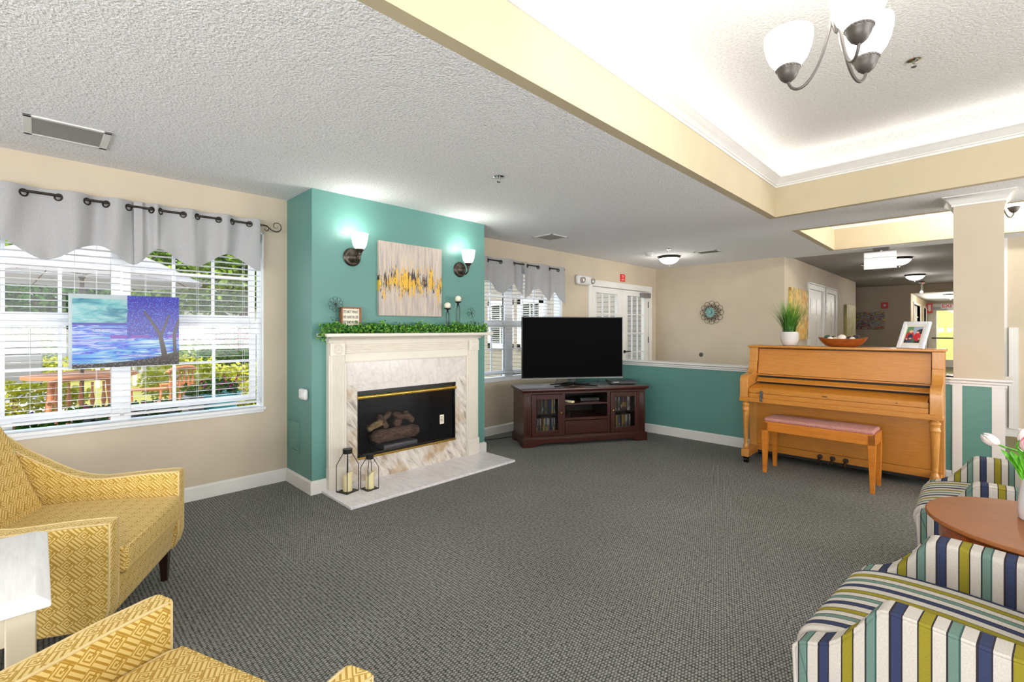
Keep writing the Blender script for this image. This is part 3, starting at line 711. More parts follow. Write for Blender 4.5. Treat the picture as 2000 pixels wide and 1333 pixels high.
# emergency light and red notice
o = thing('emergency_light', 'rounded white emergency light unit on the wall beside the french door', 'emergency light', (XW, 5.82, 2.06))
g = G(); g.box(0, 0.085, -0.17, 0.17, -0.075, 0.075); g.build('housing', 'white_metal', o, 0.045, 5)
for i, yy in enumerate((-0.09, 0.19)):
    g = G(); x = 0.085 if i == 0 else 0.06
    g.cyl((x-0.005, yy, 0), (x+0.03, yy-0.01, -0.01), 0.036, 0.045, seg=20); h_ = g.build('lamp_head', 'chrome', o, ang=50)
    g = G(); g.sphere((x+0.034, yy-0.012, -0.012), (0.012, 0.022, 0.022)); g.build('bulb', 'lit_glass_shade' if False else 'blank_white', h_)
o = thing('fire_notice', 'small red notice with white lettering above the french door', 'sign', (XW, 6.99, 2.185))
g = G(); g.box(0, 0.012, -0.072, 0.072, -0.062, 0.062); g.build('plate', 'red_sign', o, 0.004)
for r_, row in enumerate(((-0.035, 0.035), (-0.012, 0.012), (-0.045, 0.045))):
    z = 0.032-0.032*r_; y = row[0]; g = G()
    while y < row[1]: g.box(0.012, 0.0128, y, y+0.012, z-0.006, z+0.006); y += 0.018
    g.build('lettering', 'blank_white', o)

# ------------------------------------------------------------------ fireplace
XF = XC+0.06
o = thing('fireplace_mantel', 'cream fluted fireplace mantel around grey veined marble', 'mantel', (XC, 2.44, 0.0))
oy = 2.44; L0, L1, R0, R1 = 1.645-oy, 1.782-oy, 3.095-oy, 3.236-oy
for a, b, sgn in ((L0, L1, -1), (R0, R1, 1)):
    g = G(); g.box(0, 0.052, a, b, 0.02, 1.245); g.build('pilaster', 'cream_mantel', o, 0.002)
for a, b in ((L0, L1), (R0, R1)):
    g = G(); w = b-a; g.box(0.052, 0.060, a+0.012, b-0.012, 0.19, 1.10)
    n = 7
    for i in range(n):
        yy = a+0.022+(w-0.044)*(i+0.5)/n; g.cyl((0.060, yy, 0.195), (0.060, yy, 1.095), 0.0055, seg=8, caps=False)
    p_ = g.build('fluting', 'cream_mantel', o)
    g = G(); g.box(0, 0.068, a-0.003, b+0.003, 0.02, 0.19); g.build('plinth', 'cream_mantel', o, 0.004)
    g = G(); g.box(0.05, 0.070, a+0.004, b-0.004, 1.10, 1.205)
    rb = g.build('corner_block', 'cream_mantel', o, 0.003)
    g = G(); cyy = (a+b)/2; g.lathe((0.070, cyy, 1.152), [(0.0, 0.006), (0.008, 0.006), (0.012, 0.001), (0.02, 0.001), (0.024, 0.006), (0.030, 0.001), (0.036, 0.006), (0.042, 0.0)], 28, 'X', closed=True)
    g.build('rosette', 'cream_mantel', rb, ang=60)
g = G(); g.box(0, 0.050, L1, R0, 1.045, 1.245); g.build('frieze', 'cream_mantel', o, 0.002)
g = G(); g.box(0.05, 0.056, L1, R0, 1.112, 1.198)
for i in range(6):
    z = 1.121+i*0.0136; g.cyl((0.056, L1+0.002, z), (0.056, R0-0.002, z), 0.005, seg=8, caps=False)
g.build('reeding', 'cream_mantel', o)
g = G()
for z0_, z1_, xx in ((1.040, 1.052, 0.058),): g.box(0, xx, L1-0.0, R0, z0_, z1_)
g.box(0, 0.055, L1-0.006, L1+0.012, 0.02, 1.04); g.box(0, 0.055, R0-0.012, R0+0.006, 0.02, 1.04)
g.build('inner_moulding', 'cream_mantel', o, 0.004)
g = G(); g.prism([(0, 1.225), (0.075, 1.225), (0.085, 1.238), (0.11, 1.242), (0.13, 1.256), (0, 1.256)], 'Y', L0-0.012, R1+0.012)
for v_ in g.bm.verts: pass
g.build('bed_moulding', 'cream_mantel', o)
g = G(); g.box(0, 0.20, 1.565-oy, 3.315-oy, 1.256, 1.283); g.build('mantel_shelf', 'cream_mantel', o, 0.006, 3)
# marble facing
g = G(); g.box(0, 0.036, L1, R0, 0.845, 1.045); g.build('marble_top', 'marble_wall', o, 0.001)
g = G(); g.box(0, 0.035, L1, FB[0]-oy, 0.02, 0.845); g.build('marble_side', 'marble_stained', o, 0.001)
g = G(); g.box(0, 0.035, FB[1]-oy, R0, 0.02, 0.845); g.build('marble_side', 'marble_stained', o, 0.001)
g = G(); g.box(0, 0.035, FB[0]-oy, FB[1]-oy, 0.02, FB[2]); g.build('marble_bottom', 'marble_stained', o, 0.001)
g = G(); g.box(0, 0.035, FB[0]-oy, FB[1]-oy, FB[3]+0.02, 0.845); g.build('marble_lintel', 'marble_wall', o, 0.001)

g = G(); g.prism([(-3.228, 1.600), (-3.246, 3.326), (XC-0.0, 3.326), (XC-0.0, 1.600)], 'Z', 0.0, 0.021)
tag(g.build('hearth_slab', 'marble_hearth', None, 0.003), 'white grey-veined marble hearth slab on the carpet before the fireplace', 'hearth')

o = thing('gas_fireplace', 'black glass-fronted gas fireplace with brass trim and ceramic logs', 'fireplace', (XC, 2.425, 0.21)); hw = 0.526; hh = 0.56
g = G(); d = -0.40
g.box(d-0.01, d, -hw, hw, 0.0, hh); g.box(d, -0.005, -hw, -hw+0.01, 0.0, hh); g.box(d, -0.005, hw-0.01, hw, 0, hh); g.box(d, -0.005, -hw, hw, 0, 0.01); g.box(d, -0.005, -hw, hw, hh-0.01, hh)
g.build('firebox', 'firebox_black', o)
g = G(); g.box(0.0, 0.038, -hw, hw, hh-0.012, hh+0.02); g.box(0.0, 0.03, -hw, hw, 0.0, 0.03); g.box(0.0, 0.03, -hw, -hw+0.014, 0, hh); g.box(0.0, 0.03, hw-0.014, hw, 0, hh)
g.build('black_surround', 'black_plastic', o, 0.002)
g = G(); g.cyl((0.034, -hw, hh-0.035), (0.034, hw, hh-0.035), 0.017, seg=16); g.build('brass_trim', 'brass', o)
g = G(); g.box(0.028, 0.044, -hw, hw, -0.002, 0.016); g.build('brass_trim', 'brass', o, 0.004)
g = G(); g.box(0.010, 0.014, -hw+0.014, hw-0.014, 0.02, hh-0.03); g.build('glass_front', 'firebox_glass', o, smooth=False)
t = NT('ceramic_log'); n = t.noise(t.coord('Object', (30, 8, 30)), 1.5, 4, 0.7)
t.base(t.ramp(n, [(0.3, srgb(70, 52, 42)), (0.55, srgb(126, 98, 80)), (0.8, srgb(170, 142, 112))])); t.p(rough=0.95); t.bump(n, 0.9, 0.02)
t = NT('ceramic_log_split'); n = t.noise(t.coord('Object', (40, 6, 40)), 1.5, 4, 0.7)
t.base(t.ramp(n, [(0.35, srgb(96, 72, 40)), (0.55, srgb(190, 160, 110)), (0.8, srgb(230, 205, 160))])); t.p(rough=0.95); t.bump(n, 0.8, 0.02)
def log(p0, p1, r, mat='ceramic_log', parent=o):
    g = G(); p0, p1 = Vector(p0), Vector(p1); rnd = random.Random(int(p0.y*1000)); n = 9
    pts = [p0.lerp(p1, i/n)+Vector((0, rnd.uniform(-1, 1), rnd.uniform(-1, 1)))*r*0.10 for i in range(n+1)]
    g.tube(pts, [r*(0.55 if i in (0, n) else 1.0+rnd.uniform(-0.10, 0.10)) for i in range(n+1)], 14)
    for v_ in g.bm.verts: v_.co += Vector((rnd.uniform(-1, 1), rnd.uniform(-1, 1), rnd.uniform(-1, 1)))*r*0.07
    g.build('ceramic_log', mat, parent, ang=80)
log((-0.14, -0.31, 0.115), (-0.14, 0.19, 0.13), 0.062)
log((-0.17, -0.33, 0.19), (-0.16, -0.18, 0.255), 0.028, 'ceramic_log_split')
log((-0.12, -0.15, 0.19), (-0.22, -0.19, 0.30), 0.030)
log((-0.20, -0.17, 0.24), (-0.24, -0.05, 0.31), 0.026)
log((-0.13, -0.05, 0.20), (-0.22, 0.05, 0.275), 0.034)
log((-0.24, -0.03, 0.29), (-0.16, 0.14, 0.245), 0.030, 'ceramic_log')
log((-0.15, 0.15, 0.21), (-0.25, 0.11, 0.29), 0.032)
g = G(); g.box(-0.22, -0.06, -0.22, 0.14, 0.01, 0.05); g.build('burner_tray', 'grey_metal', o, 0.004)
g = G(); g.box(0.0145, 0.0150, 0.345, 0.395, 0.175, 0.265); lb = g.build('rating_label', 'ivory_wax', o)
g = G()
for i in range(5): g.box(0.0150, 0.0153, 0.352, 0.352+0.03+0.006*(i % 2), 0.245-i*0.013, 0.249-i*0.013)
g.build('print', 'black_metal', lb)

# ------------------------------------------------------------------ wall lamps on the chimney breast
def sconce(y, z, label):
    o = thing('wall_sconce', label, 'wall lamp', (XC, y, z), 0, 'bronze wall lamps beside the canvas')
    g = G(); g.lathe((0, 0, 0), [(0.0, 0.0), (0.076, 0.0), (0.078, 0.008), (0.066, 0.020), (0.050, 0.024), (0.040, 0.034), (0.018, 0.042), (0.0, 0.044)], 36, 'X', closed=True); g.build('back_plate', 'bronze', o, ang=30)
    g = G(); g.tube([(0.03, 0, -0.01), (0.06, 0.0, -0.045), (0.10, 0, -0.055), (0.135, 0, -0.03), (0.14, 0, 0.01)], [0.010, 0.008, 0.0075, 0.0075, 0.009], 10); g.cyl((0.0, 0.03, 0.015), (0.05, 0.03, 0.015), 0.005, seg=8); g.build('arm', 'bronze', o)
    g = G(); g.lathe((0.14, 0, 0.0), [(0.008, 0.0), (0.016, 0.004), (0.018, 0.022), (0.024, 0.034), (0.034, 0.042), (0.034, 0.052), (0.0, 0.052)], 20, closed=True); g.build('socket_cup', 'bronze', o, ang=40)
    g = G(); prof = [(0.028, 0.050), (0.040, 0.060), (0.052, 0.082), (0.060, 0.112), (0.065, 0.148), (0.067, 0.166), (0.072, 0.178)]
    g.lathe((0.14, 0, 0.0), prof, 32, closed=True)
    s = g.build('glass_shade', 'lit_sconce_glass', o); md = s.modifiers.new('solid', 'SOLIDIFY'); md.thickness = 0.003
    l = lamp('sconce_bulb', 'POINT', (0.14, 0, 0.19), 3.2, (1.0, 0.95, 0.86), 0.05); l.parent = o
sconce(1.865, 1.925, 'lit bronze wall lamp left of the gold and grey canvas')
sconce(3.028, 1.925, 'lit bronze wall lamp right of the gold and grey canvas')

# canvas over the mantel
t = NT('gold_canvas'); tc = t.add('ShaderNodeTexCoord'); sp = t.add('ShaderNodeSeparateXYZ'); t.link(tc.outputs['Generated'], sp.inputs[0]); U, V = sp.outputs[1], sp.outputs[2]
n1 = t.noise(cxy(t, U, V, 26, 2.2), 1.0, 4, 0.6); bg = t.ramp(n1, [(0.3, srgb(160, 148, 144)), (0.5, srgb(188, 176, 166)), (0.72, srgb(214, 198, 176))])
wob = t.noise(cxy(t, U, V, 7.0, 0.4), 1.0, 2, 0.5); cen = t.math('ADD', 0.30, t.math('MULTIPLY', wob, 0.34))
band = t.math('SUBTRACT', 1.0, t.math('MULTIPLY', t.math('ABSOLUTE', t.math('SUBTRACT', V, cen)), 2.0)); band = t.math('MAXIMUM', band, 0.0)
n2 = t.noise(cxy(t, U, V, 24, 3.0), 1.0, 6, 0.8, 0.3); n3 = t.noise(cxy(t, t.math('ADD', U, 3.7), V, 20, 3.0), 1.0, 6, 0.8, 0.2)
n5 = t.noise(cxy(t, t.math('ADD', U, 9.1), V, 3.0, 1.5), 1.0, 2)
dk = t.math('GREATER_THAN', t.math('MULTIPLY', n2, t.math('ADD', 0.56, t.math('MULTIPLY', band, 0.66))), 0.565)
gd = t.math('GREATER_THAN', t.math('MULTIPLY', t.math('ADD', n3, t.math('MULTIPLY', t.math('SUBTRACT', n5, 0.5), 0.25)), t.math('ADD', 0.60, t.math('MULTIPLY', band, 0.66))), 0.565)
gn = t.math('GREATER_THAN', t.math('MULTIPLY', t.noise(cxy(t, t.math('ADD', U, 6.3), V, 16, 3.0), 1.0, 4, 0.7), t.math('ADD', 0.45, t.math('MULTIPLY', band, 0.7))), 0.64)
c = t.mix(gn, bg, srgb(112, 132, 112)); c = t.mix(dk, c, srgb(62, 50, 52)); c = t.mix(gd, c, srgb(222, 176, 62)); t.base(c); t.p(rough=0.6)
o = thing('abstract_canvas', 'square canvas of gold, black and grey vertical drips above the mantel', 'painting', (XC, 2.44, 1.767))
g = G(); g.box(0.0, 0.036, -0.338, 0.338, -0.330, 0.330); g.build('canvas', 'gold_canvas', o, 0.003)

# ------------------------------------------------------------------ on the mantel
ZM = 1.283
t = NT('eucalyptus_leaf'); ge = t.add('ShaderNodeObjectInfo'); v = t.coord(); n = t.noise(v, 45, 2, 0.7)
t.base(t.ramp(n, [(0.34, srgb(16, 58, 28)), (0.5, srgb(54, 132, 40)), (0.67, srgb(165, 212, 72))])); t.p(rough=0.5)
o = thing('leaf_garland', 'bushy green artificial leaf garland along the mantel shelf', 'garland', (XC+0.10, 2.44, ZM))
rnd = random.Random(3)
g = G(); stem = [(0.02*math.sin(i*0.9), -0.86+1.72*i/60, 0.018+0.008*math.sin(i*1.7)) for i in range(61)]; g.tube(stem, 0.003, 5); g.build('stem', 'leaf_green', o)
g = G()
for i in range(4200):
    y = rnd.uniform(-0.90, 0.86); bump_ = 0.5+0.5*math.sin(y*9+1.0)*math.sin(y*23+0.5)
    hgt = 0.050+0.060*bump_*rnd.random()
    if rnd.random() < 0.04: hgt += rnd.uniform(0.01, 0.05)
    x = rnd.gauss(0.01, 0.028); z = rnd.uniform(0.0, 1.0)**1.1*hgt+0.002
    if y < -0.86: z -= rnd.uniform(0, 0.10); x += 0.02
    if -0.86 <= y: x = max(-0.085, min(0.108, x))
    d = Vector((rnd.uniform(-1, 1), rnd.uniform(-1, 1), rnd.uniform(-0.2, 1.2)))
    nn = Vector((rnd.uniform(-1, 1), rnd.uniform(-1, 1), rnd.uniform(-1, 1)))
    L = rnd.uniform(0.014, 0.026); g.leaf((x, y, z), d, nn, L, L*0.95)
g.build('leaves', 'eucalyptus_leaf', o, recalc=False, smooth=False)

def wire_flower(y, x, h, r, n, lean, label, petal_n=8):
    o = thing('wire_flower', label, 'ornament', (XC+x, y, ZM), 0, 'black wire flowers on the mantel')
    g = G(); top = Vector((0, lean, h))
    g.tube([(0, 0.0, 0), (0, lean*0.1, h*0.4), (0, lean*0.6, h*0.75), top], 0.0017, 6); g.lathe((0, 0, 0), [(0.03, 0), (0.03, 0.003), (0, 0.003)], 16, closed=True)
    g.build('stem', 'black_metal', o)
    for k in range(petal_n):
        a = 2*PI*k/petal_n+0.3; g = G(); pts = []
        for i in range(17):
            tt = 2*PI*i/16; u = r*0.5*(1-math.cos(tt)); w_ = r*0.26*math.sin(tt)*(0.5+0.5*u/r)*1.5
            pts.append((0.004*math.sin(tt), top.y+u*math.cos(a)-w_*math.sin(a), top.z+u*math.sin(a)+w_*math.cos(a)))
        g.tube(pts[:-1], 0.0014, 5, closed=True); g.build('petal', 'black_metal', o)
    for sgn in (-1, 1):
        g = G(); pts = []; b0 = Vector((0, lean*0.3, h*0.45)); a = math.radians(90-sgn*62)
        for i in range(15):
            tt = 2*PI*i/14; u = 0.055*0.5*(1-math.cos(tt)); w_ = 0.010*math.sin(tt)
            pts.append((0, b0.y+u*math.cos(a)-w_*math.sin(a), b0.z+u*math.sin(a)+w_*math.cos(a)))
        g.tube(pts[:-1], 0.0012, 5, closed=True); g.build('leaf', 'black_metal', o)
    g = G(); g.sphere(top, 0.005, 8, 6); g.build('flower_centre', 'black_metal', o)
wire_flower(1.70, 0.07, 0.235, 0.062, 8, -0.005, 'black wire flower at the left end of the mantel', 9)
wire_flower(3.19, 0.06, 0.20, 0.055, 6, -0.055, 'black wire flower at the right end of the mantel', 6)

o = thing('box_sign', 'small wooden box sign with a printed saying on the mantel', 'sign', (XC+0.052, 1.828, ZM+0.001), -0.05)
g = G(); w_, h_ = 0.085, 0.215
for b in ((-w_, w_, 0, 0.012), (-w_, w_, h_-0.012, h_)): g.box(-0.022, 0.022, b[0], b[1], b[2], b[3])
g.box(-0.022, 0.022, -w_, -w_+0.012, 0, h_); g.box(-0.022, 0.022, w_-0.012, w_, 0, h_); g.build('frame', 'sign_wood', o, 0.001)
g = G(); g.box(-0.02, 0.008, -w_+0.012, w_-0.012, 0.012, h_-0.012); fc = g.build('face', 'ivory_wax', o)
for i, line in enumerate(("IT'S NOT WHAT", 'WE HAVE IN LIFE', 'BUT WHO WE HAVE', 'IN OUR LIVES')):
    tx = text('lettering', line, 'black_metal', fc, (0.009, 0, h_-0.04-i*0.043), (PI/2, 0, PI/2), 0.036)
    k = 0.128/max(0.01, tx.dimensions.x); tx.scale = (k, 1.0, 1.0)

def candle_holder(y, x, h, label):
    o = thing('candle_holder', label, 'candle holder', (XC+x, y, ZM), 0, 'wire candle holders on the mantel')
    g = G(); g.lathe((0, 0, 0), [(0.032, 0), (0.033, 0.006), (0.014, 0.014), (0.009, 0.03), (0.013, 0.04), (0.0, 0.04)], 20, closed=True); g.build('foot', 'dark_metal', o, ang=40)
    g = G(); b, tp = 0.04, h-0.035
    for k in range(6):
        a = 2*PI*k/6; pts = []
        for i in range(13):
            t_ = i/12; r = 0.008+0.017*math.sin(PI*min(1, t_*0.92+0.04))**0.7*(0.45+0.75*t_) if 0 < i < 12 else 0.008
            pts.append((r*math.cos(a), r*math.sin(a), b+(tp-b)*t_))
        g.tube(pts, 0.0016, 5)
    g.build('wire_cage', 'dark_metal', o)
    g = G(); g.lathe((0, 0, 0), [(0.006, tp), (0.012, tp+0.006), (0.008, tp+0.014), (0.010, tp+0.022), (0.032, tp+0.030), (0.036, tp+0.036), (0.0, tp+0.033)], 24, closed=True); g.build('drip_plate', 'dark_metal', o, ang=40)
    return o
candle_holder(2.800, 0.10, 0.235, 'shorter wire candle holder on the mantel')
candle_holder(2.930, 0.10, 0.305, 'taller wire candle holder on the mantel')
for y, h, lab in ((2.800, 0.235, 'ivory ball candle on the shorter holder'), (2.930, 0.305, 'ivory ball candle on the taller holder')):
    o = thing('ball_candle', lab, 'candle', (XC+0.10, y, ZM+h-0.002), 0, 'ball candles on the mantel')
    g = G(); g.sphere((0, 0, 0.031), 0.031, 24, 16); g.build('wax', 'ivory_wax', o, ang=180)
    g = G(); g.cyl((0, 0, 0.06), (0, 0, 0.068), 0.001, seg=5); g.build('wick', 'black_metal', o)

# ------------------------------------------------------------------ lanterns on the hearth
def lantern(cx, cy, s, h, rz, label):
    o = thing('candle_lantern', label, 'lantern', (cx, cy, 0.021), rz, 'black wire lanterns on the hearth'); k = s/2; hs = h*0.62; tp = h-0.035
    g = G(); g.box(-k, k, -k, k, 0.0, 0.006); g.build('base', 'black_metal', o, 0.001)
    for sx, sy in ((-1, -1), (1, -1), (1, 1), (-1, 1)):
        g = G(); g.tube([(sx*k*0.97, sy*k*0.97, 0.003), (sx*k*0.97, sy*k*0.97, hs), (sx*k*0.35, sy*k*0.35, tp)], 0.0032, 6); g.build('corner_wire', 'black_metal', o)
    g = G(); g.lathe((0, 0, 0), [(0.03*s/0.1, tp-0.004), (0.031*s/0.1, tp+0.03), (0.0, tp+0.032)], 24, closed=True); g.cyl((0, 0, tp-0.006), (0, 0, tp), 0.03*s/0.1, seg=24); g.build('top_cap', 'black_metal', o, ang=40)
    g = G(); r = 0.030
    g.tube([(k*0.5+r*math.sin(a)*0.3, -r*math.cos(a)*1.0, tp-0.012-r*0.6*math.sin(a)) for a in [PI*i/12 for i in range(13)]], 0.0012, 5); g.build('handle', 'black_metal', o)
def pillar(cx, cy, r, h, label):
    o = thing('pillar_candle', label, 'candle', (cx, cy, 0.027), 0, 'flameless pillar candles in the lanterns')
    g = G(); seg = 24; A = [g.bm.verts.new((r*math.cos(2*PI*i/seg), r*math.sin(2*PI*i/seg), 0)) for i in range(seg)]
    B = [g.bm.verts.new((r*math.cos(2*PI*i/seg), r*math.sin(2*PI*i/seg), h+0.020*math.tanh(2*(math.sin(2*PI*i/seg)*0.8+math.cos(2*PI*i/seg)*0.5)))) for i in range(seg)]
    c = g.bm.verts.new((0, 0, h-0.008))
    for i in range(seg): g.bm.faces.new((A[i], A[(i+1) % seg], B[(i+1) % seg], B[i])); g.bm.faces.new((B[i], B[(i+1) % seg], c))
    g.bm.faces.new(list(reversed(A))); g.build('wax', 'candle_wax', o, ang=50)
    g = G(); g.cyl((0, 0, h-0.01), (0, 0, h+0.004), 0.002, seg=6); g.build('wick', 'ivory_wax', o)
lantern(-3.570, 1.740, 0.122, 0.345, 0.30, 'taller black wire lantern on the hearth')
lantern(-3.500, 1.895, 0.104, 0.285, 0.10, 'shorter black wire lantern on the hearth')
pillar(-3.572, 1.742, 0.036, 0.135, 'cream pillar candle inside the taller lantern')
pillar(-3.502, 1.897, 0.034, 0.115, 'cream pillar candle inside the shorter lantern')

# ------------------------------------------------------------------ television cabinet (local +x = right along the front, +y = back)
CAB = Vector((-3.375+0.0, 4.547, 0)); CR = math.atan2(0.858, 0.514)
o = thing('television_cabinet', 'dark cherry television cabinet with two glass doors standing across the corner', 'cabinet', CAB, CR)
w, d, h = 0.745, 0.225, 0.65
g = G()
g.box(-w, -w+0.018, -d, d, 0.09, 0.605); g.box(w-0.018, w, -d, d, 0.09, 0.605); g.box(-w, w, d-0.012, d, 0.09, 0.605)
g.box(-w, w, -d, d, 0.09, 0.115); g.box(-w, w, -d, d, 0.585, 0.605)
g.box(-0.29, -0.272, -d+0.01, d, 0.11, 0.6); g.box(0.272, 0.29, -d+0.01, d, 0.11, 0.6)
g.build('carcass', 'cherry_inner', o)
g = G()
g.box(-w-0.002, -w+0.085, -d-0.002, -d+0.02, 0.09, 0.605); g.box(w-0.085, w+0.002, -d-0.002, -d+0.02, 0.09, 0.605)
g.box(-0.295, -0.262, -d-0.001, -d+0.02, 0.09, 0.605); g.box(0.262, 0.295, -d-0.001, -d+0.02, 0.09, 0.605)
g.box(-w, w, -d-0.001, -d+0.02, 0.585, 0.606); g.box(-w, w, -d-0.001, -d+0.02, 0.09, 0.118); g.box(-w-0.003, -w, -d, d, 0.09, 0.605); g.box(w, w+0.003, -d, d, 0.09, 0.605)
for i in range(4):
    for s_ in (-1, 1): xx = s_*(w-0.022-0.014*i); g.cyl((xx, -d-0.003, 0.13), (xx, -d-0.003, 0.565), 0.004, seg=8)
g.build('face_frame', 'cherry_dark', o, 0.0015)
g = G(); pf = [(-w-0.02, 0), (-w+0.12, 0), (-w+0.16, 0.022), (-w+0.22, 0.036), (w-0.22, 0.036), (w-0.16, 0.022), (w-0.12, 0), (w+0.02, 0), (w+0.02, 0.092), (-w-0.02, 0.092)]
g.prism(pf, 'Y', -d-0.022, -d); g.box(-w-0.02, w+0.02, -d-0.022, -d-0.014, 0.088, 0.10)
for s_ in (-1, 1):
    xa = s_*(w+0.001); xb = s_*(w+0.02); x0, x1 = min(xa, xb), max(xa, xb)
    g.prism([(-d-0.01, 0), (-d+0.09, 0), (-d+0.13, 0.03), (d-0.13, 0.03), (d-0.09, 0), (d+0.01, 0), (d+0.01, 0.092), (-d-0.01, 0.092)], 'X', x0, x1)
g.box(-w-0.012, w+0.012, -d-0.012, d, 0.09, 0.102); g.build('plinth', 'cherry_dark', o, 0.004)
g = G(); g.box(-w-0.015, w+0.015, -d-0.018, d+0.005, 0.603, 0.618); g.box(-w-0.035, w+0.035, -d-0.038, d+0.01, 0.618, 0.65); g.build('top', 'cherry_dark', o, 0.008, 3)
for s_, nm in ((-1, 'left'), (1, 'right')):
    x0, x1 = (-0.660, -0.297) if s_ < 0 else (0.297, 0.660); z0, z1 = 0.122, 0.582; fr = 0.055
    g = G(); y = -d-0.004
    g.box(x0, x0+fr, y-0.014, y+0.004, z0, z1); g.box(x1-fr, x1, y-0.014, y+0.004, z0, z1); g.box(x0+fr, x1-fr, y-0.014, y+0.004, z0, z0+fr); g.box(x0+fr, x1-fr, y-0.014, y+0.004, z1-fr, z1)
    dr = g.build('door', 'cherry_dark', o, 0.004)
    g = G(); g.box(x0+fr, x1-fr, y-0.004, y-0.001, z0+fr, z1-fr); g.build('glass', 'cabinet_glass', dr, smooth=False)
    g = G(); kx = x1-0.022 if s_ < 0 else x0+0.022; g.cyl((kx, y-0.014, 0.375), (kx, y-0.026, 0.375), 0.005, seg=10); g.sphere((kx, y-0.032, 0.375), 0.011, 12, 8); g.build('knob', 'brass', dr)
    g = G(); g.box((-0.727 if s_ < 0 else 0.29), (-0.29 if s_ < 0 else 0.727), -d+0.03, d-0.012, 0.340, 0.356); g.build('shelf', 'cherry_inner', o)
g = G(); g.box(-0.272, 0.272, -d+0.002, d-0.012, 0.452, 0.470); g.build('shelf', 'cherry_dark', o, 0.002)
g = G(); g.box(-0.272, 0.272, -d-0.001, d-0.012, 0.278, 0.308); g.build('shelf', 'cherry_dark', o, 0.002)
g = G(); g.box(-0.258, 0.258, -d-0.006, -d+0.012, 0.124, 0.272)
dr = g.build('drawer', 'cherry_dark', o, 0.003)
g = G(); g.box(-0.225, 0.225, -d-0.010, -d-0.005, 0.150, 0.246); g.build('raised_panel', 'cherry_dark', dr, 0.004)

def cabw(x, y, z):   # cabinet-local point to world
    v_ = RZ(CR) @ Vector((x, y, z)); return (CAB.x+v_.x, CAB.y+v_.y, z)
dvd_cols = [(38, 52, 92), (120, 96, 58), (74, 30, 30), (168, 164, 150), (40, 40, 44), (52, 74, 58), (150, 116, 60), (86, 96, 120), (30, 30, 34), (176, 176, 180), (96, 60, 40), (190, 160, 70)]
for i, c_ in enumerate(dvd_cols): plain('disc_case_%d' % i, srgb(*c_), 0.35)
rnd = random.Random(11); n = 0; protos = {}
DCN = ['navy', 'tan', 'dark red', 'pale grey', 'charcoal', 'dark green', 'ochre', 'slate blue', 'black', 'silver grey', 'brown', 'gold']
ORD = 'first second third fourth fifth sixth seventh eighth ninth tenth eleventh twelfth thirteenth fourteenth fifteenth sixteenth seventeenth eighteenth nineteenth twentieth'.split()
for bay, x0, x1 in (('left', -0.60, -0.345), ('right', 0.345, 0.60)):
    for shelf, zz in (('lower', 0.116), ('upper', 0.357)):
        x = x0; k_ = 0
        while x < x1-0.014:
            ci = rnd.randrange(len(dvd_cols))
            if ci not in protos:
                g = G(); g.box(-0.0068, 0.0068, -0.066, 0.066, 0, 0.19); me_o = g.build('disc_case', 'disc_case_%d' % ci, None, 0.001, smooth=False)
                g = G(); g.box(-0.0055, 0.0055, -0.0668, -0.0664, 0.02+0.01*(ci % 4), 0.07+0.012*(ci % 5)); g.build('spine_label', 'disc_case_%d' % ((ci+4) % 12), me_o, smooth=False)
                protos[ci] = me_o; c = me_o
            else:
                c = protos[ci].copy(); COL.objects.link(c)
                ch = protos[ci].children[0].copy(); COL.objects.link(ch); ch.parent = c
            c.location = cabw(x, -0.12+rnd.uniform(-0.006, 0.006), zz); c.rotation_euler = (0, 0, CR)
            tag(c, '%s disc case, %s from left, %s shelf, %s glass door' % (DCN[ci], ORD[k_], shelf, bay), 'disc case', 'disc cases on the %s shelf of the %s cabinet bay' % (shelf, bay))
            x += 0.0142; k_ += 1
o = thing('cable_box', 'slim black cable box on the upper middle shelf of the cabinet', 'cable box', cabw(0.09, -0.03, 0.471), CR)
g = G(); g.box(-0.12, 0.12, -0.09, 0.09, 0.004, 0.042); g.build('body', 'black_plastic', o, 0.003)
for dx in (-0.10, 0.10):
    g = G(); g.cyl((dx, -0.0905, 0.022), (dx, -0.093, 0.022), 0.005, seg=10); g.build('indicator', 'chrome', o)
o = thing('remote_control', 'cream remote control end-on at the left of the upper middle shelf', 'remote control', cabw(-0.19, -0.13, 0.471), CR+0.5)
g = G(); g.box(-0.023, 0.023, -0.08, 0.08, 0.0, 0.024); g.build('body', 'candle_wax', o, 0.006, 3)
g = G()
for i in range(6):
    for j in range(3): g.box(-0.014+j*0.011, -0.008+j*0.011, -0.06+i*0.016, -0.05+i*0.016, 0.024, 0.026)
g.build('buttons', 'grey_metal', o)
o = thing('clear_trinket', 'small clear trinket at the left of the lower middle shelf', 'trinket', cabw(-0.19, -0.16, 0.309), CR)
g = G(); g.lathe((0, 0, 0), [(0.025, 0), (0.028, 0.03), (0.02, 0.06), (0.024, 0.09), (0, 0.09)], 16, closed=True); g.build('body', 'cabinet_glass', o)

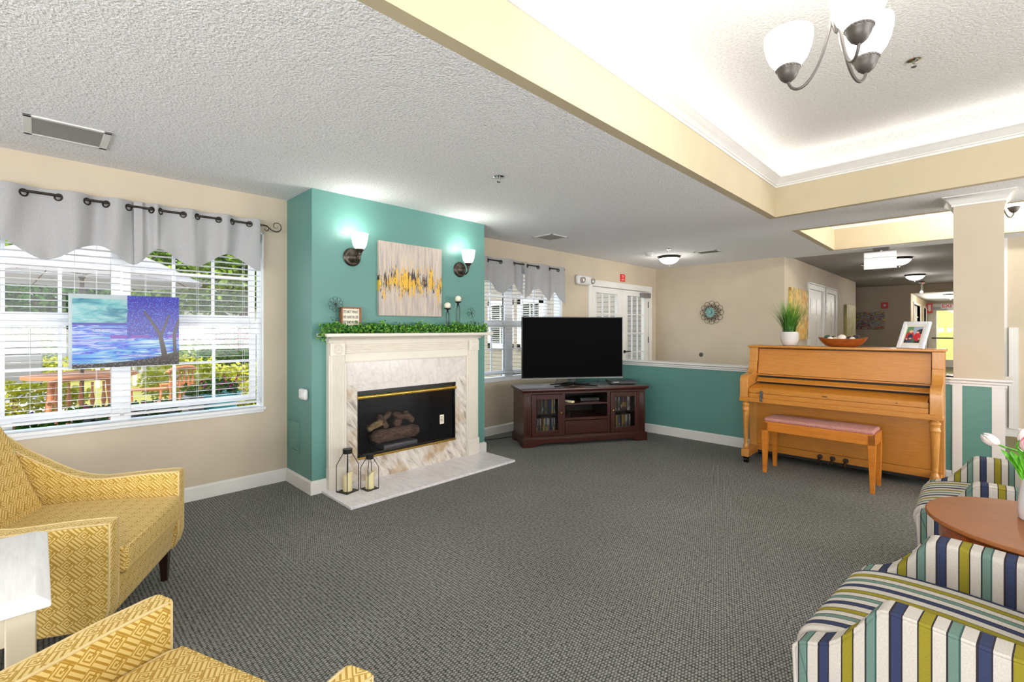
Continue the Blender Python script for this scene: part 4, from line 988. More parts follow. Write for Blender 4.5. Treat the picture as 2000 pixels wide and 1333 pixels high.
# television
TVC = Vector((-3.369, 4.425, 0.65)); TR = math.atan2(0.823, 0.568)
o = thing('television', 'large flat black television on the dark cherry cabinet', 'television', TVC, TR)
g = G(); g.box(-0.618, 0.618, -0.006, 0.032, 0.092, 0.810); g.box(-0.30, 0.30, 0.03, 0.06, 0.15, 0.5); g.build('housing', 'black_plastic', o, 0.004)
t = NT('tv_screen'); t.base(srgb(4, 4, 5)); t.p(rough=0.5, spec=0.03)
g = G(); g.box(-0.610, 0.610, -0.008, -0.005, 0.104, 0.802); g.build('screen', 'tv_screen', o, smooth=False)
g = G(); g.box(-0.618, 0.618, -0.009, -0.001, 0.088, 0.095); g.build('chin', 'chrome', o, 0.001)
g = G(); g.prism([(-0.05, 0.10), (-0.03, 0.035), (0.03, 0.035), (0.05, 0.10)], 'Y', 0.0, 0.025); g.build('neck', 'black_plastic', o, 0.003)
for s_ in (-1, 1):
    g = G(); pts = [(s_*0.01, -0.01, 0.028), (s_*0.12, -0.06, 0.018), (s_*0.26, -0.11, 0.007)]; g.tube(pts, [0.020, 0.012, 0.006], 4); g.build('stand_leg', 'black_plastic', o)
    g = G(); pts = [(s_*0.01, 0.02, 0.028), (s_*0.12, 0.07, 0.018), (s_*0.25, 0.11, 0.007)]; g.tube(pts, [0.018, 0.011, 0.006], 4); g.build('stand_leg', 'black_plastic', o)
o = thing('disc_player', 'thin black disc player on top of the cabinet, right of the television', 'disc player', cabw(0.56, 0.02, 0.65), CR-0.15)
g = G(); g.box(-0.16, 0.16, -0.11, 0.11, 0.008, 0.045); g.build('body', 'black_plastic', o, 0.004)
g = G(); g.box(-0.13, -0.06, -0.1105, -0.109, 0.022, 0.034); g.build('logo_plate', 'grey_metal', o)
for dx, dy in ((-0.12, -0.08), (0.12, -0.08), (-0.12, 0.08), (0.12, 0.08)):
    g = G(); g.cyl((dx, dy, 0), (dx, dy, 0.009), 0.012, seg=10); g.build('foot', 'black_plastic', o)
for i, (xa, lab) in enumerate(((-0.24, 'black cable hanging behind the left of the television foot'), (0.30, 'black cable hanging behind the right of the television foot'))):
    g = G(); a = Vector(cabw(xa, 0.14, 0.654)); b = a+Vector((0, 0, 0.17)); g.tube([a, a.lerp(b, 0.5)+Vector((0.02, 0.01, 0)), b], 0.003, 6); tag(g.build('television_cable', 'cable_black'), lab, 'cable')
g = G(); g.tube([(-4.255, 3.50, 0.02), (-4.20, 3.60, 0.010), (-4.12, 3.72, 0.005), (-4.06, 3.90, 0.005), (-4.03, 4.06, 0.005)], 0.0045, 6)
tag(g.build('floor_cable', 'cable_black'), 'black cable lying on the carpet between the chimney breast and the cabinet', 'cable')

# ------------------------------------------------------------------ piano
PX0, PX1 = -1.665, -0.185; PYF, PYB = 5.17, 5.435; KF = 4.885; PT = 1.152
o = thing('upright_piano', 'light oak upright piano against the half wall', 'piano', ((PX0+PX1)/2, PYB, 0)); ox, oyy = (PX0+PX1)/2, PYB
def L(x=None, y=None): return (x-ox) if x is not None else (y-oyy)
x0, x1 = PX0-ox, PX1-ox; yf, yk = PYF-oyy, KF-oyy
for a, b in ((x0, x0+0.075), (x1-0.075, x1)): g = G(); g.box(a, b, yf, 0, 0.085, PT-0.022); g.build('side_panel', 'piano_wood_upright', o, 0.003)
g = G(); g.box(x0+0.07, x1-0.07, -0.02, 0, 0.1, PT-0.03); g.build('back_panel', 'piano_wood', o)
g = G(); g.box(x0-0.012, x1+0.012, yf-0.02, 0.0, PT-0.022, PT); g.build('lid', 'piano_wood', o, 0.006, 3)
# upper front panel leans back, with a ledge at its foot
g = G(); zt_, zb_ = PT-0.035, 0.865
g.prism([(yf+0.045, zt_), (yf-0.005, zb_), (yf+0.02, zb_), (yf+0.07, zt_)], 'X', x0+0.08, x1-0.08); g.build('upper_panel', 'piano_wood', o, 0.002)
g = G(); g.box(x0+0.07, x1-0.07, yf-0.022, yf+0.02, zb_-0.016, zb_-0.002); g.build('music_ledge', 'piano_wood', o, 0.003)
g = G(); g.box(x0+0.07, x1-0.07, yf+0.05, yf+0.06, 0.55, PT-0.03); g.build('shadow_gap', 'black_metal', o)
# closed fallboard with a raised lip and the lid over the keys
g = G(); g.prism([(yf-0.015, 0.832), (yf-0.06, 0.80), (yf-0.062, 0.79), (yf-0.01, 0.80)], 'X', x0+0.085, x1-0.085); g.build('fallboard', 'piano_wood', o, 0.003)
g = G(); g.prism([(yf-0.035, 0.775), (yf-0.20, 0.755), (yf-0.245, 0.742), (yf-0.25, 0.735), (yf-0.035, 0.735)], 'X', x0+0.085, x1-0.085); g.build('key_lid', 'piano_wood', o, 0.003)
g = G(); g.box(x0+0.08, x1-0.08, yk+0.022, yk+0.05, 0.696, 0.738); g.build('lid_front', 'piano_wood_pale' if False else 'piano_wood', o, 0.002)
g = G(); g.box(x0+0.08, x1-0.08, yk+0.015, yf, 0.652, 0.694); g.build('key_slip', 'piano_wood', o, 0.002)
g = G(); g.box(x0-0.004, x1+0.004, yk, yf+0.02, 0.608, 0.652); g.build('key_bed', 'piano_wood', o, 0.004)
# cheeks / arms with the scrolled profile
prof = [(yk+0.006, 0.65), (yk+0.002, 0.80), (yk+0.008, 0.835), (yk+0.03, 0.858), (yk+0.09, 0.866), (yk+0.16, 0.872), (yk+0.21, 0.888), (yk+0.245, 0.915), (yk+0.262, 0.95), (yk+0.268, 0.99), (yf+0.02, 0.99), (yf+0.02, 0.65)]
for a, b in ((x0, x0+0.075), (x1-0.075, x1)):
    g = G(); g.prism(prof, 'X', a, b); ck = g.build('arm', 'piano_wood_upright', o, 0.004, ang=50)
    g = G(); g.box(a+0.004, b-0.004, yf-0.006, yf+0.01, 0.992, 1.0); g.box(a+0.004, b-0.004, yf-0.006, yf+0.01, 0.978, 0.984); g.build('bead', 'piano_wood_upright', ck, 0.001)
# legs: turned, tapering, on a toe block
for s_, lx in ((-1, x0+0.045), (1, x1-0.045)):
    ly = yk+0.045
    g = G(); g.lathe((lx, ly, 0), [(0.020, 0.135), (0.026, 0.15), (0.028, 0.165), (0.020, 0.185), (0.017, 0.20), (0.022, 0.21), (0.018, 0.22), (0.021, 0.24), (0.031, 0.50), (0.032, 0.515), (0.036, 0.52), (0.036, 0.528), (0.031, 0.534), (0.032, 0.568), (0.037, 0.574), (0.037, 0.584), (0.028, 0.592), (0.022, 0.600), (0.022, 0.61)], 24)
    lg = g.build('leg', 'piano_wood_upright', o, ang=50)
    g = G(); g.box(lx-0.034, lx+0.034, ly-0.036, yf+0.02, 0.062, 0.135); g.build('toe_block', 'piano_wood_upright', o, 0.004)
    g = G(); g.cyl((lx-0.015, ly-0.005, 0.027), (lx+0.015, ly-0.005, 0.027), 0.027, seg=20); g.cyl((lx+0.018, ly-0.005, 0.027), (lx+0.024, ly-0.005, 0.027), 0.024, seg=20); g.box(lx-0.02, lx+0.026, ly-0.02, ly+0.02, 0.045, 0.063); g.build('caster', 'black_plastic', o)
g = G(); g.box(x0+0.075, x1-0.075, yf+0.012, yf+0.03, 0.155, 0.61); g.build('lower_panel', 'piano_wood', o)
g = G(); g.box(x0+0.075, x1-0.075, yf+0.006, yf+0.03, 0.085, 0.152); g.build('bottom_rail', 'piano_wood', o, 0.002)
g = G(); g.box(x0, x1, yf, 0, 0.062, 0.088); g.build('base_board', 'black_metal', o)
for bx in (x0+0.05, x1-0.05):
    g = G(); g.cyl((bx-0.015, -0.06, 0.03), (bx+0.015, -0.06, 0.03), 0.03, seg=16); g.build('caster', 'black_plastic', o)
for i, px in enumerate((-0.10, -0.0, 0.10)):
    pxx = L(x=-1.04+0.0)+px if False else (-1.045-ox)+0.10+px
    g = G(); g.cyl((pxx, yf+0.01, 0.118), (pxx, yf-0.006, 0.118), 0.022, seg=16); g.tube([(pxx, yf, 0.105), (pxx, yf-0.05, 0.098), (pxx, yf-0.09, 0.075)], [0.010, 0.011, 0.014], 8); g.build('pedal', 'bronze', o)
# hasp and maker's plate
hx = -1.47-ox
o2 = None
g = G(); g.box(hx-0.012, hx+0.012, yk-0.004, yk+0.016, 0.618, 0.66); g.box(hx-0.014, hx+0.014, yk+0.006, yk+0.02, 0.66, 0.70); g.cyl((hx, yk+0.012, 0.71), (hx, yk+0.0, 0.71), 0.013, seg=14); hp = g.build('hasp', 'pewter', o, 0.002)
g = G()
for zz in (0.64, 0.69): g.cyl((hx, yk-0.006, zz), (hx, yk-0.002, zz), 0.006, seg=10)
g.build('rivet', 'chrome', hp)
g = G(); g.box(-0.975-ox, -0.935-ox, yk+0.0195, yk+0.022, 0.713, 0.721); g.build('maker_plate', 'bronze', o)
g = G(); g.cyl((-0.46-ox, yk+0.0225, 0.716), (-0.46-ox, yk+0.019, 0.716), 0.005, seg=10); g.build('lock', 'bronze', o)

# bench
o = thing('piano_bench', 'orange-brown wooden piano bench with a faded pink seat before the piano', 'bench', (-0.985, 4.845, 0), -0.02)
bw, bd, bh = 0.42, 0.16, 0.47
g = G(); g.box(-bw, bw, -bd, -bd+0.022, bh-0.085, bh); g.box(-bw, bw, bd-0.022, bd, bh-0.085, bh); g.box(-bw, -bw+0.022, -bd, bd, bh-0.085, bh); g.box(bw-0.022, bw, -bd, bd, bh-0.085, bh); g.box(-bw+0.01, bw-0.01, -bd+0.01, bd-0.01, bh-0.02, bh-0.004); g.build('apron', 'bench_wood', o, 0.003)
for sx in (-1, 1):
    for sy in (-1, 1):
        g = G(); xo_, yo_ = sx*bw, sy*bd; T_, B_ = 0.052, 0.028
        A = [(xo_, yo_), (xo_-sx*T_, yo_), (xo_-sx*T_, yo_-sy*T_), (xo_, yo_-sy*T_)]; Bq = [(xo_-sx*0.008, yo_-sy*0.004), (xo_-sx*(0.008+B_), yo_-sy*0.004), (xo_-sx*(0.008+B_), yo_-sy*(0.004+B_)), (xo_-sx*0.008, yo_-sy*(0.004+B_))]
        vt = [g.bm.verts.new((p[0], p[1], bh-0.004)) for p in A]; vm = [g.bm.verts.new((p[0], p[1], bh-0.10)) for p in A]; vb = [g.bm.verts.new((p[0], p[1], 0)) for p in Bq]
        for r1_, r2_ in ((vt, vm), (vm, vb)):
            for i in range(4): g.bm.faces.new((r1_[i], r1_[(i+1) % 4], r2_[(i+1) % 4], r2_[i]))
        g.bm.faces.new(vt); g.bm.faces.new(list(reversed(vb))); g.build('leg', 'bench_wood', o, 0.002)
g = G(); g.box(-bw+0.012, bw-0.012, -bd+0.012, bd-0.012, bh-0.004, bh+0.032); g.build('seat_pad', 'pink_upholstery', o, 0.022, 4)

# on the piano
o = thing('potted_grass', 'spiky green artificial grass in a white ribbed pot on the piano', 'potted plant', (-1.34, 5.33, PT))
t = NT('ribbed_pot'); wv = t.add('ShaderNodeTexWave'); wv.bands_direction = 'Z'; wv.inputs['Scale'].default_value = 40; wv.inputs['Distortion'].default_value = 2.0; t.link(t.coord(), wv.inputs[0])
t.base(srgb(228, 224, 220)); t.p(rough=0.5); t.bump(wv.outputs['Fac'], 0.6, 0.004)
g = G(); g.lathe((0, 0, 0), [(0.0, 0), (0.052, 0.0), (0.062, 0.01), (0.080, 0.055), (0.084, 0.09), (0.080, 0.12), (0.076, 0.138), (0.070, 0.138), (0.070, 0.12), (0.0, 0.12)], 36, closed=True); g.build('pot', 'ribbed_pot', o, ang=50)
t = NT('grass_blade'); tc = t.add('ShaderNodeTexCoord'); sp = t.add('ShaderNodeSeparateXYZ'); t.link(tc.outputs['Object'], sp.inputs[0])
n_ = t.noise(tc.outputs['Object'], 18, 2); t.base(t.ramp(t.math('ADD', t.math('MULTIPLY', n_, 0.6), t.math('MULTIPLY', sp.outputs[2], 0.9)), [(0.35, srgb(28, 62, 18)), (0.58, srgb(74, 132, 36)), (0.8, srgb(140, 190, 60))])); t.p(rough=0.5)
g = G(); rnd = random.Random(5)
for i in range(420):
    a = rnd.uniform(0, 2*PI); r0 = 0.055*math.sqrt(rnd.random()); sp_ = rnd.random()**0.9; lean = 0.012+0.20*sp_*(r0/0.055); H_ = rnd.uniform(0.22, 0.40)*(1-0.18*sp_)
    p0 = Vector((r0*math.cos(a), r0*math.sin(a), 0.12)); dr_ = Vector((math.cos(a+rnd.uniform(-.5, .5)), math.sin(a+rnd.uniform(-.5, .5)), 0)); sd = Vector((-dr_.y, dr_.x, 0)); ww = 0.0030; prev = None
    for k in range(5):
        t_ = k/4; c_ = p0+dr_*lean*t_**1.7+Vector((0, 0, H_*t_)); wv_ = ww*(1-t_*0.9); pr = (g.bm.verts.new(c_-sd*wv_), g.bm.verts.new(c_+sd*wv_))
        if prev: g.bm.faces.new((prev[0], prev[1], pr[1], pr[0]))
        prev = pr
g.build('grass', 'grass_blade', o, recalc=False, smooth=False)

o = thing('dough_bowl', 'long carved wooden bowl of decorative balls on the piano', 'bowl', (-0.892, 5.30, PT))
g = G(); bm = g.bm; outer = []; inner = []; N = 40; K = 7
for j in range(K+1):
    t_ = j/K; rx = 0.09+0.105*t_**0.6; ry = 0.045+0.05*t_**0.6; z = 0.075*t_**1.5; ro = []; ri = []
    for i in range(N):
        a = 2*PI*i/N; sc = 1+0.0*math.cos(a); up = 0.016*abs(math.cos(a))**4*t_
        ro.append(bm.verts.new((rx*math.cos(a), ry*math.sin(a), z+up))); ri.append(bm.verts.new((rx*0.93*math.cos(a), ry*0.88*math.sin(a), max(0.008, z+up)+0.0)))
    outer.append(ro); inner.append(ri)
for A in (outer, inner):
    for a, b in zip(A, A[1:]):
        for i in range(N): bm.faces.new((a[i], a[(i+1) % N], b[(i+1) % N], b[i]))
for i in range(N): bm.faces.new((outer[-1][i], outer[-1][(i+1) % N], inner[-1][(i+1) % N], inner[-1][i]))
bm.faces.new(outer[0]); bm.faces.new(inner[0]); g.build('bowl', 'bowl_wood', o, ang=60)
balls = [(-0.115, 0.01, 0.034, 'dark_teal', 'dark teal smooth ball at the left end of the wooden bowl'), (-0.088, -0.035, 0.024, 'woven_white', 'small white woven ball at the left front of the wooden bowl'), (-0.07, 0.035, 0.028, 'woven_dark', 'dark woven ball behind the small white one at the left of the bowl'),
         (-0.055, 0.0, 0.025, 'woven_cream', 'cream ball half hidden left of the big white ball'), (0.0, -0.020, 0.036, 'woven_white', 'large white marbled ball in the middle of the wooden bowl'), (0.052, 0.012, 0.027, 'woven_dark', 'dark ball just right of the big white ball'),
         (0.082, -0.032, 0.024, 'woven_white', 'small white woven ball at the right front of the wooden bowl'), (0.102, 0.012, 0.034, 'woven_black', 'black ball at the right end of the wooden bowl'), (0.045, -0.045, 0.016, 'dark_teal', 'small teal ball low at the front of the wooden bowl')]
plain('dark_teal', srgb(62, 76, 70), 0.4); plain('woven_black', srgb(26, 22, 20), 0.5, 0.8, 70)
for nm, a, b in (('woven_white', srgb(236, 226, 214), srgb(176, 150, 140)), ('woven_dark', srgb(52, 40, 34), srgb(20, 16, 14)), ('woven_cream', srgb(220, 206, 176), srgb(170, 150, 120))):
    t = NT(nm); n_ = t.noise(t.coord(), 70, 3, 0.7, 1.5); t.base(t.ramp(n_, [(0.42, a), (0.6, a), (0.66, b)])); t.p(rough=0.6); t.bump(n_, 0.5, 0.004)
for bx, by, r, m_, lab in balls:
    b_ = thing('decorative_ball', lab, 'ball', (-0.892+bx, 5.30+by, PT+0.052+r*0.75), 0, 'decorative balls in the wooden bowl'); g = G(); g.sphere((0, 0, 0), r, 20, 14)
    if 'woven' in m_:
        for v_ in g.bm.verts: v_.co *= 1+0.03*math.sin(v_.co.x*300)*math.cos(v_.co.z*280)
    g.build('ball', m_, b_, ang=180)
# framed photo
t = NT('photo_print'); tc = t.add('ShaderNodeTexCoord'); sp = t.add('ShaderNodeSeparateXYZ'); t.link(tc.outputs['Generated'], sp.inputs[0]); U, V = sp.outputs[0], sp.outputs[2]
def ell(t, U, V, cx, cy, rx, ry):
    a = t.math('DIVIDE', t.math('SUBTRACT', U, cx), rx); b = t.math('DIVIDE', t.math('SUBTRACT', V, cy), ry)
    return t.math('LESS_THAN', t.math('ADD', t.math('MULTIPLY', a, a), t.math('MULTIPLY', b, b)), 1.0)
c = t.mix(t.math('GREATER_THAN', U, 0.42), srgb(96, 138, 104), srgb(158, 172, 196)); c = t.mix(t.math('LESS_THAN', V, 0.30), c, srgb(40, 42, 50))
for a, col_ in (((0.92, 0.70, 0.22, 0.16), (34, 30, 40)), ((0.28, 0.42, 0.27, 0.28), (196, 44, 44)), ((0.32, 0.36, 0.17, 0.20), (42, 48, 76)), ((0.30, 0.71, 0.13, 0.09), (222, 170, 120)), ((0.30, 0.68, 0.075, 0.06), (236, 190, 160)), ((0.76, 0.38, 0.22, 0.26), (200, 34, 46)), ((0.74, 0.66, 0.085, 0.075), (232, 170, 146)), ((0.74, 0.735, 0.10, 0.035), (60, 66, 52)), ((0.35, 0.27, 0.10, 0.05), (226, 180, 160)), ((0.92, 0.25, 0.06, 0.05), (226, 180, 160)), ((0.12, 0.24, 0.07, 0.05), (226, 180, 160)), ((0.55, 0.12, 0.12, 0.16), (64, 100, 84)), ((0.28, 0.08, 0.2, 0.08), (60, 78, 104))):
    c = t.mix(ell(t, U, V, *a), c, srgb(*col_))
t.base(c); t.p(rough=0.2)
o = thing('photo_frame', 'white photo frame with a picture of two people in red leaning on the piano', 'photo frame', (-0.405, 5.235, PT), -0.375)
lean = RX(math.radians(-14)); FW, FH = 0.098, 0.258
def lean_all(g, a=28, ry=-0.0):
    for v_ in g.bm.verts: v_.co = RX(math.radians(-a)) @ v_.co
    return g
g = G(); g.box(-FW, FW, 0, 0.014, 0.0, FH); lean_all(g).build('backing', 'blank_white', o, 0.002)
g = G(); e = 0.030
g.box(-FW, -FW+e, -0.010, 0.004, 0, FH); g.box(FW-e, FW, -0.010, 0.004, 0, FH); g.box(-FW+e, FW-e, -0.010, 0.004, 0, e); g.box(-FW+e, FW-e, -0.010, 0.004, FH-e, FH); lean_all(g).build('frame', 'blank_white', o, 0.004, 3)
g = G(); g.box(-FW+e, FW-e, -0.003, 0.0, e, FH-e); lean_all(g).build('mat_board', 'ivory_wax', o)
g = G(); g.box(-0.056, 0.056, -0.004, -0.003, 0.052, 0.208); lean_all(g).build('photo', 'photo_print', o, smooth=False)
g = G(); g.prism([(0.085, 0.13), (0.145, 0.0), (0.15, 0.0), (0.095, 0.14)], 'X', -0.02, 0.02); g.build('easel_back', 'blank_white', o)

# ------------------------------------------------------------------ on the back wall
o = thing('wall_flower', 'round wire medallion with a blue-green flower on the back wall', 'wall ornament', (-3.228, YB, 1.599))
R_ = 0.205
for ring, (n_, rr, rad, ya) in enumerate(((12, 0.158, 0.043, -0.02), (12, 0.122, 0.036, -0.028), (12, 0.092, 0.030, -0.036))):
    for k in range(n_):
        a = 2*PI*(k+(0.5 if ring % 2 else 0))/n_; c = Vector((rr*math.cos(a), ya, rr*math.sin(a)))
        g = G(); g.tube([(c.x+rad*math.cos(2*PI*i/18), c.y, c.z+rad*math.sin(2*PI*i/18)) for i in range(18)], 0.0032, 5, closed=True)
        if ring == 0: g.build('outer_loop', 'bronze', o)
        elif ring == 1: g.build('middle_loop', 'bronze', o)
        else: g.build('inner_loop', 'bronze', o)
plain('verdigris', srgb(120, 160, 158), 0.5)
for k in range(12):
    a = 2*PI*k/12; g = G(); pts = [(-0.02+0.0*k+math.cos(a)*r_, -0.05+0.01*math.sin(PI*r_/0.085), math.sin(a)*r_) for r_ in (0.02, 0.045, 0.07, 0.088)]
    g.tube(pts, [0.005, 0.016, 0.018, 0.006], 8)
    for v_ in g.bm.verts: v_.co.y = -0.05+(v_.co.y+0.05)*0.5
    g.build('petal', 'verdigris', o)
g = G(); g.sphere((-0.02, -0.065, 0), (0.028, 0.014, 0.028), 20, 12); g.build('flower_centre', 'verdigris', o)
g = G(); g.cyl((0, 0, 0), (0, -0.05, 0), 0.02, seg=14); g.build('hub', 'bronze', o)
o = thing('wall_stop', 'small round metal plate low on the back wall, just over the half wall', 'wall plate', (-3.42, YB, 0.868))
g = G(); g.lathe((0, 0, 0), [(0.0, -0.010), (0.012, -0.012), (0.020, -0.006), (0.034, -0.006), (0.038, 0.0)], 24, 'Y', closed=True)
for v_ in g.bm.verts: pass
g.build('plate', 'pewter', o)
g = G(); g.sphere((0, -0.012, 0), 0.008, 10, 8); g.build('centre', 'black_metal', o)

# ------------------------------------------------------------------ hall: doors, pictures, signs
XS = -2.12
def panel_door(n, ya, yb, ztop, label):
    root = bpy.data.objects.new('door_%d' % n, None); COL.objects.link(root); root['kind'] = 'structure'; root['label'] = label
    g = G(); c = 0.09
    g.box(XS, XS+0.03, ya-c, ya, 0, ztop); g.box(XS, XS+0.03, yb, yb+c, 0, ztop); g.box(XS, XS+0.03, ya-c, yb+c, ztop, ztop+c); g.box(XS, XS+0.045, ya-c-0.01, yb+c+0.01, ztop+c, ztop+c+0.025); g.build('door_frame', 'white_trim', root, 0.003)
    g = G(); g.box(XS-0.03, XS+0.004, ya, yb, 0.01, ztop); lf = g.build('door_leaf', 'white_trim', root)
    g = G()
    for (a, b) in ((0.12, 0.46), (0.54, 0.88)):
        for (p, q) in ((0.10, 0.34), (0.40, 0.72), (0.78, 0.92)):
            y0_, y1_ = ya+(yb-ya)*a, ya+(yb-ya)*b; g.box(XS+0.004, XS+0.010, y0_, y1_, ztop*p, ztop*q)
    g.build('raised_panel', 'white_trim', lf, 0.005)
    g = G(); g.sphere((XS+0.045, ya+0.07, 0.95), 0.025, 12, 8); g.cyl((XS, ya+0.07, 0.95), (XS+0.04, ya+0.07, 0.95), 0.01, seg=10); g.build('door_knob', 'pewter', lf)
panel_door(2, 9.62, 10.66, 2.03, 'white panelled door in the hall nearest the piano')
panel_door(3, 10.98, 11.80, 2.03, 'white panelled door farther down the hall')
def paint_mat(name, cols, su, sv, seed, axes=(1, 2)):
    t = NT(name); tc = t.add('ShaderNodeTexCoord'); sp = t.add('ShaderNodeSeparateXYZ'); t.link(tc.outputs['Generated'], sp.inputs[0])
    n_ = t.noise(cxy(t, t.math('ADD', sp.outputs[axes[0]], seed), sp.outputs[axes[1]], su, sv), 1.0, 4, 0.65, 1.0)
    k = len(cols); t.base(t.ramp(n_, [(0.28+0.44*i/(k-1), srgb(*c_)) for i, c_ in enumerate(cols)])); t.p(rough=0.5); return t.m
paint_mat('hall_picture_a', [(120, 90, 40), (224, 150, 30), (226, 196, 110), (150, 120, 60), (240, 190, 60)], 6, 3, 1.0)
paint_mat('hall_picture_b', [(40, 40, 24), (172, 142, 30), (206, 196, 120), (120, 120, 80), (196, 170, 40)], 7, 1.2, 4.0)
paint_mat('hall_picture_c', [(20, 22, 60), (250, 220, 40), (40, 50, 110), (190, 180, 170), (30, 30, 60), (240, 120, 50), (250, 225, 60)], 3, 5, 8.0, (0, 2))
o = thing('hall_canvas', 'tall gold and ochre canvas on the hall wall behind the grass plant', 'painting', (XS, 8.90, 1.56)); g = G(); g.box(0.003, 0.04, -0.52, 0.52, -0.42, 0.42); g.build('canvas', 'hall_picture_a', o, 0.002)
o = thing('hall_canvas', 'narrow yellow and black canvas at the far end of the hall wall', 'painting', (XS, 13.35, 1.45)); g = G(); g.box(0.003, 0.05, -0.55, 0.55, -0.42, 0.42); g.build('canvas', 'hall_picture_b', o, 0.002)
o = thing('hall_canvas', 'yellow and navy abstract landscape canvas on the far hall wall', 'painting', (-2.06, 16.05, 1.545)); g = G(); g.box(-0.32, 0.30, -0.04, 0, -0.24, 0.24); g.build('canvas', 'hall_picture_c', o, 0.002)
o = thing('fire_alarm', 'small square red fire alarm on the far hall wall', 'fire alarm', (-1.755, 16.05, 1.95)); g = G(); g.box(-0.07, 0.07, -0.05, 0, -0.08, 0.08); g.build('body', 'red_sign', o, 0.006)
g = G(); g.sphere((0, -0.05, 0), (0.035, 0.02, 0.03), 12, 8); g.build('strobe', 'blank_white', o)
o = thing('wall_switch_box', 'small white box fixed beside the hall doors', 'switch box', (XS, 10.82, 1.72)); g = G(); g.box(0, 0.05, -0.05, 0.05, -0.09, 0.09); g.build('box', 'blank_white', o, 0.004)
g = G(); g.box(0.05, 0.055, -0.02, 0.02, -0.04, 0.04); g.build('face_plate', 'white_metal', o)

# corridor beyond: window strip on its left, glazed exit door at the end
YE = 22.0
g = G(); y = 16.2; LW = XS+0.903
LW = -1.217
holes = [(16.75, 18.9, 0.7, 2.0), (20.1, 21.2, 0.7, 2.0)]
wall_x(g, LW-0.12, LW, 16.2, YE+0.12, holes, 2.4); struct(g, 'wall_corridor', 'beige_paint')
for k, (a, b, c, d) in enumerate(holes):
    root = bpy.data.objects.new('window_%d' % (3+k), None); COL.objects.link(root); root['kind'] = 'structure'; root['label'] = 'corridor window'
    g = G(); g.box(LW-0.10, LW+0.02, a-0.06, a, c-0.06, d+0.06); g.box(LW-0.10, LW+0.02, b, b+0.06, c-0.06, d+0.06); g.box(LW-0.10, LW+0.02, a, b, c-0.06, c); g.box(LW-0.10, LW+0.02, a, b, d, d+0.06); g.build('frame', 'white_trim', root)
    g = G(); nb = int((b-a)/0.36)
    for i in range(1, nb): yy = a+(b-a)*i/nb; g.box(LW-0.07, LW-0.04, yy-0.015, yy+0.015, c, d)
    for i in range(1, 4): zz = c+(d-c)*i/4; g.box(LW-0.07, LW-0.04, a, b, zz-0.015, zz+0.015)
    g.build('grille', 'white_trim', root)
EX0 = atY(1829, 613, YE).x; EX1 = EX0+0.62; EZ = 1.95
g = G(); g.box(LW, EX0-0.16, YE, YE+0.12, 0, 2.4); g.box(EX0-0.16, 0.25, YE, YE+0.12, 2.10, 2.4); g.box(EX1+0.16, 0.25, YE, YE+0.12, 0, 2.1); struct(g, 'wall_end', 'beige_paint')
root = bpy.data.objects.new('door_4', None); COL.objects.link(root); root['kind'] = 'structure'; root['label'] = 'glazed exit door at the end of the corridor'
g = G(); g.box(EX0-0.22, EX0-0.14, YE-0.03, YE+0.1, 0, 2.16); g.box(EX1+0.14, EX1+0.22, YE-0.03, YE+0.1, 0, 2.16); g.box(EX0-0.22, EX1+0.22, YE-0.03, YE+0.1, 2.08, 2.18); g.build('door_frame', 'white_trim', root)
g = G(); g.box(EX0-0.14, EX0, YE, YE+0.05, 0.01, 2.08); g.box(EX1, EX1+0.14, YE, YE+0.05, 0.01, 2.08); g.box(EX0, EX1, YE, YE+0.05, 0.01, 0.25); g.box(EX0, EX1, YE, YE+0.05, EZ, 2.08); lf = g.build('door_leaf', 'white_trim', root)
g = G(); g.box(EX0, EX1, YE+0.02, YE+0.025, 0.25, EZ); g.build('pane', 'window_glass', lf, smooth=False)
g = G(); g.box(EX0-0.12, EX1+0.12, YE-0.06, YE-0.03, 0.98, 1.02); g.build('push_bar', 'black_metal', lf)
o = thing('corridor_closer', 'grey closer box on the corridor exit door', 'door closer', (EX0+0.10, YE-0.02, 2.02)); g = G(); g.box(-0.17, 0.17, -0.05, 0, -0.04, 0.04); g.build('body', 'grey_metal', o)
o = thing('exit_sign', 'white EXIT sign with red letters over the corridor door', 'exit sign', (atY(1853, 597, YE-0.1).x, YE-0.05, atY(1850, 597, YE-0.1).z-0.02)); g = G(); g.box(-0.20, 0.20, -0.03, 0.03, -0.085, 0.085); g.build('housing', 'blank_white', o)
text('lettering', 'EXIT', 'red_sign', o, (0, -0.032, 0), (PI/2, 0, 0), 0.17, bold=0.004)
o = thing('fire_extinguisher_sign', 'red and white arrow sign projecting beside the corridor windows', 'sign', (LW+0.06, 21.5, 2.02)); g = G(); g.box(-0.06, 0.09, -0.005, 0.005, -0.17, 0.17); g.build('plate', 'red_sign', o)
g = G(); g.box(-0.02, 0.05, -0.006, -0.005, -0.06, 0.12); g.prism([(-0.03, -0.06), (0.06, -0.06), (0.015, -0.12)], 'Y', -0.006, -0.005); g.build('arrow', 'blank_white', o)

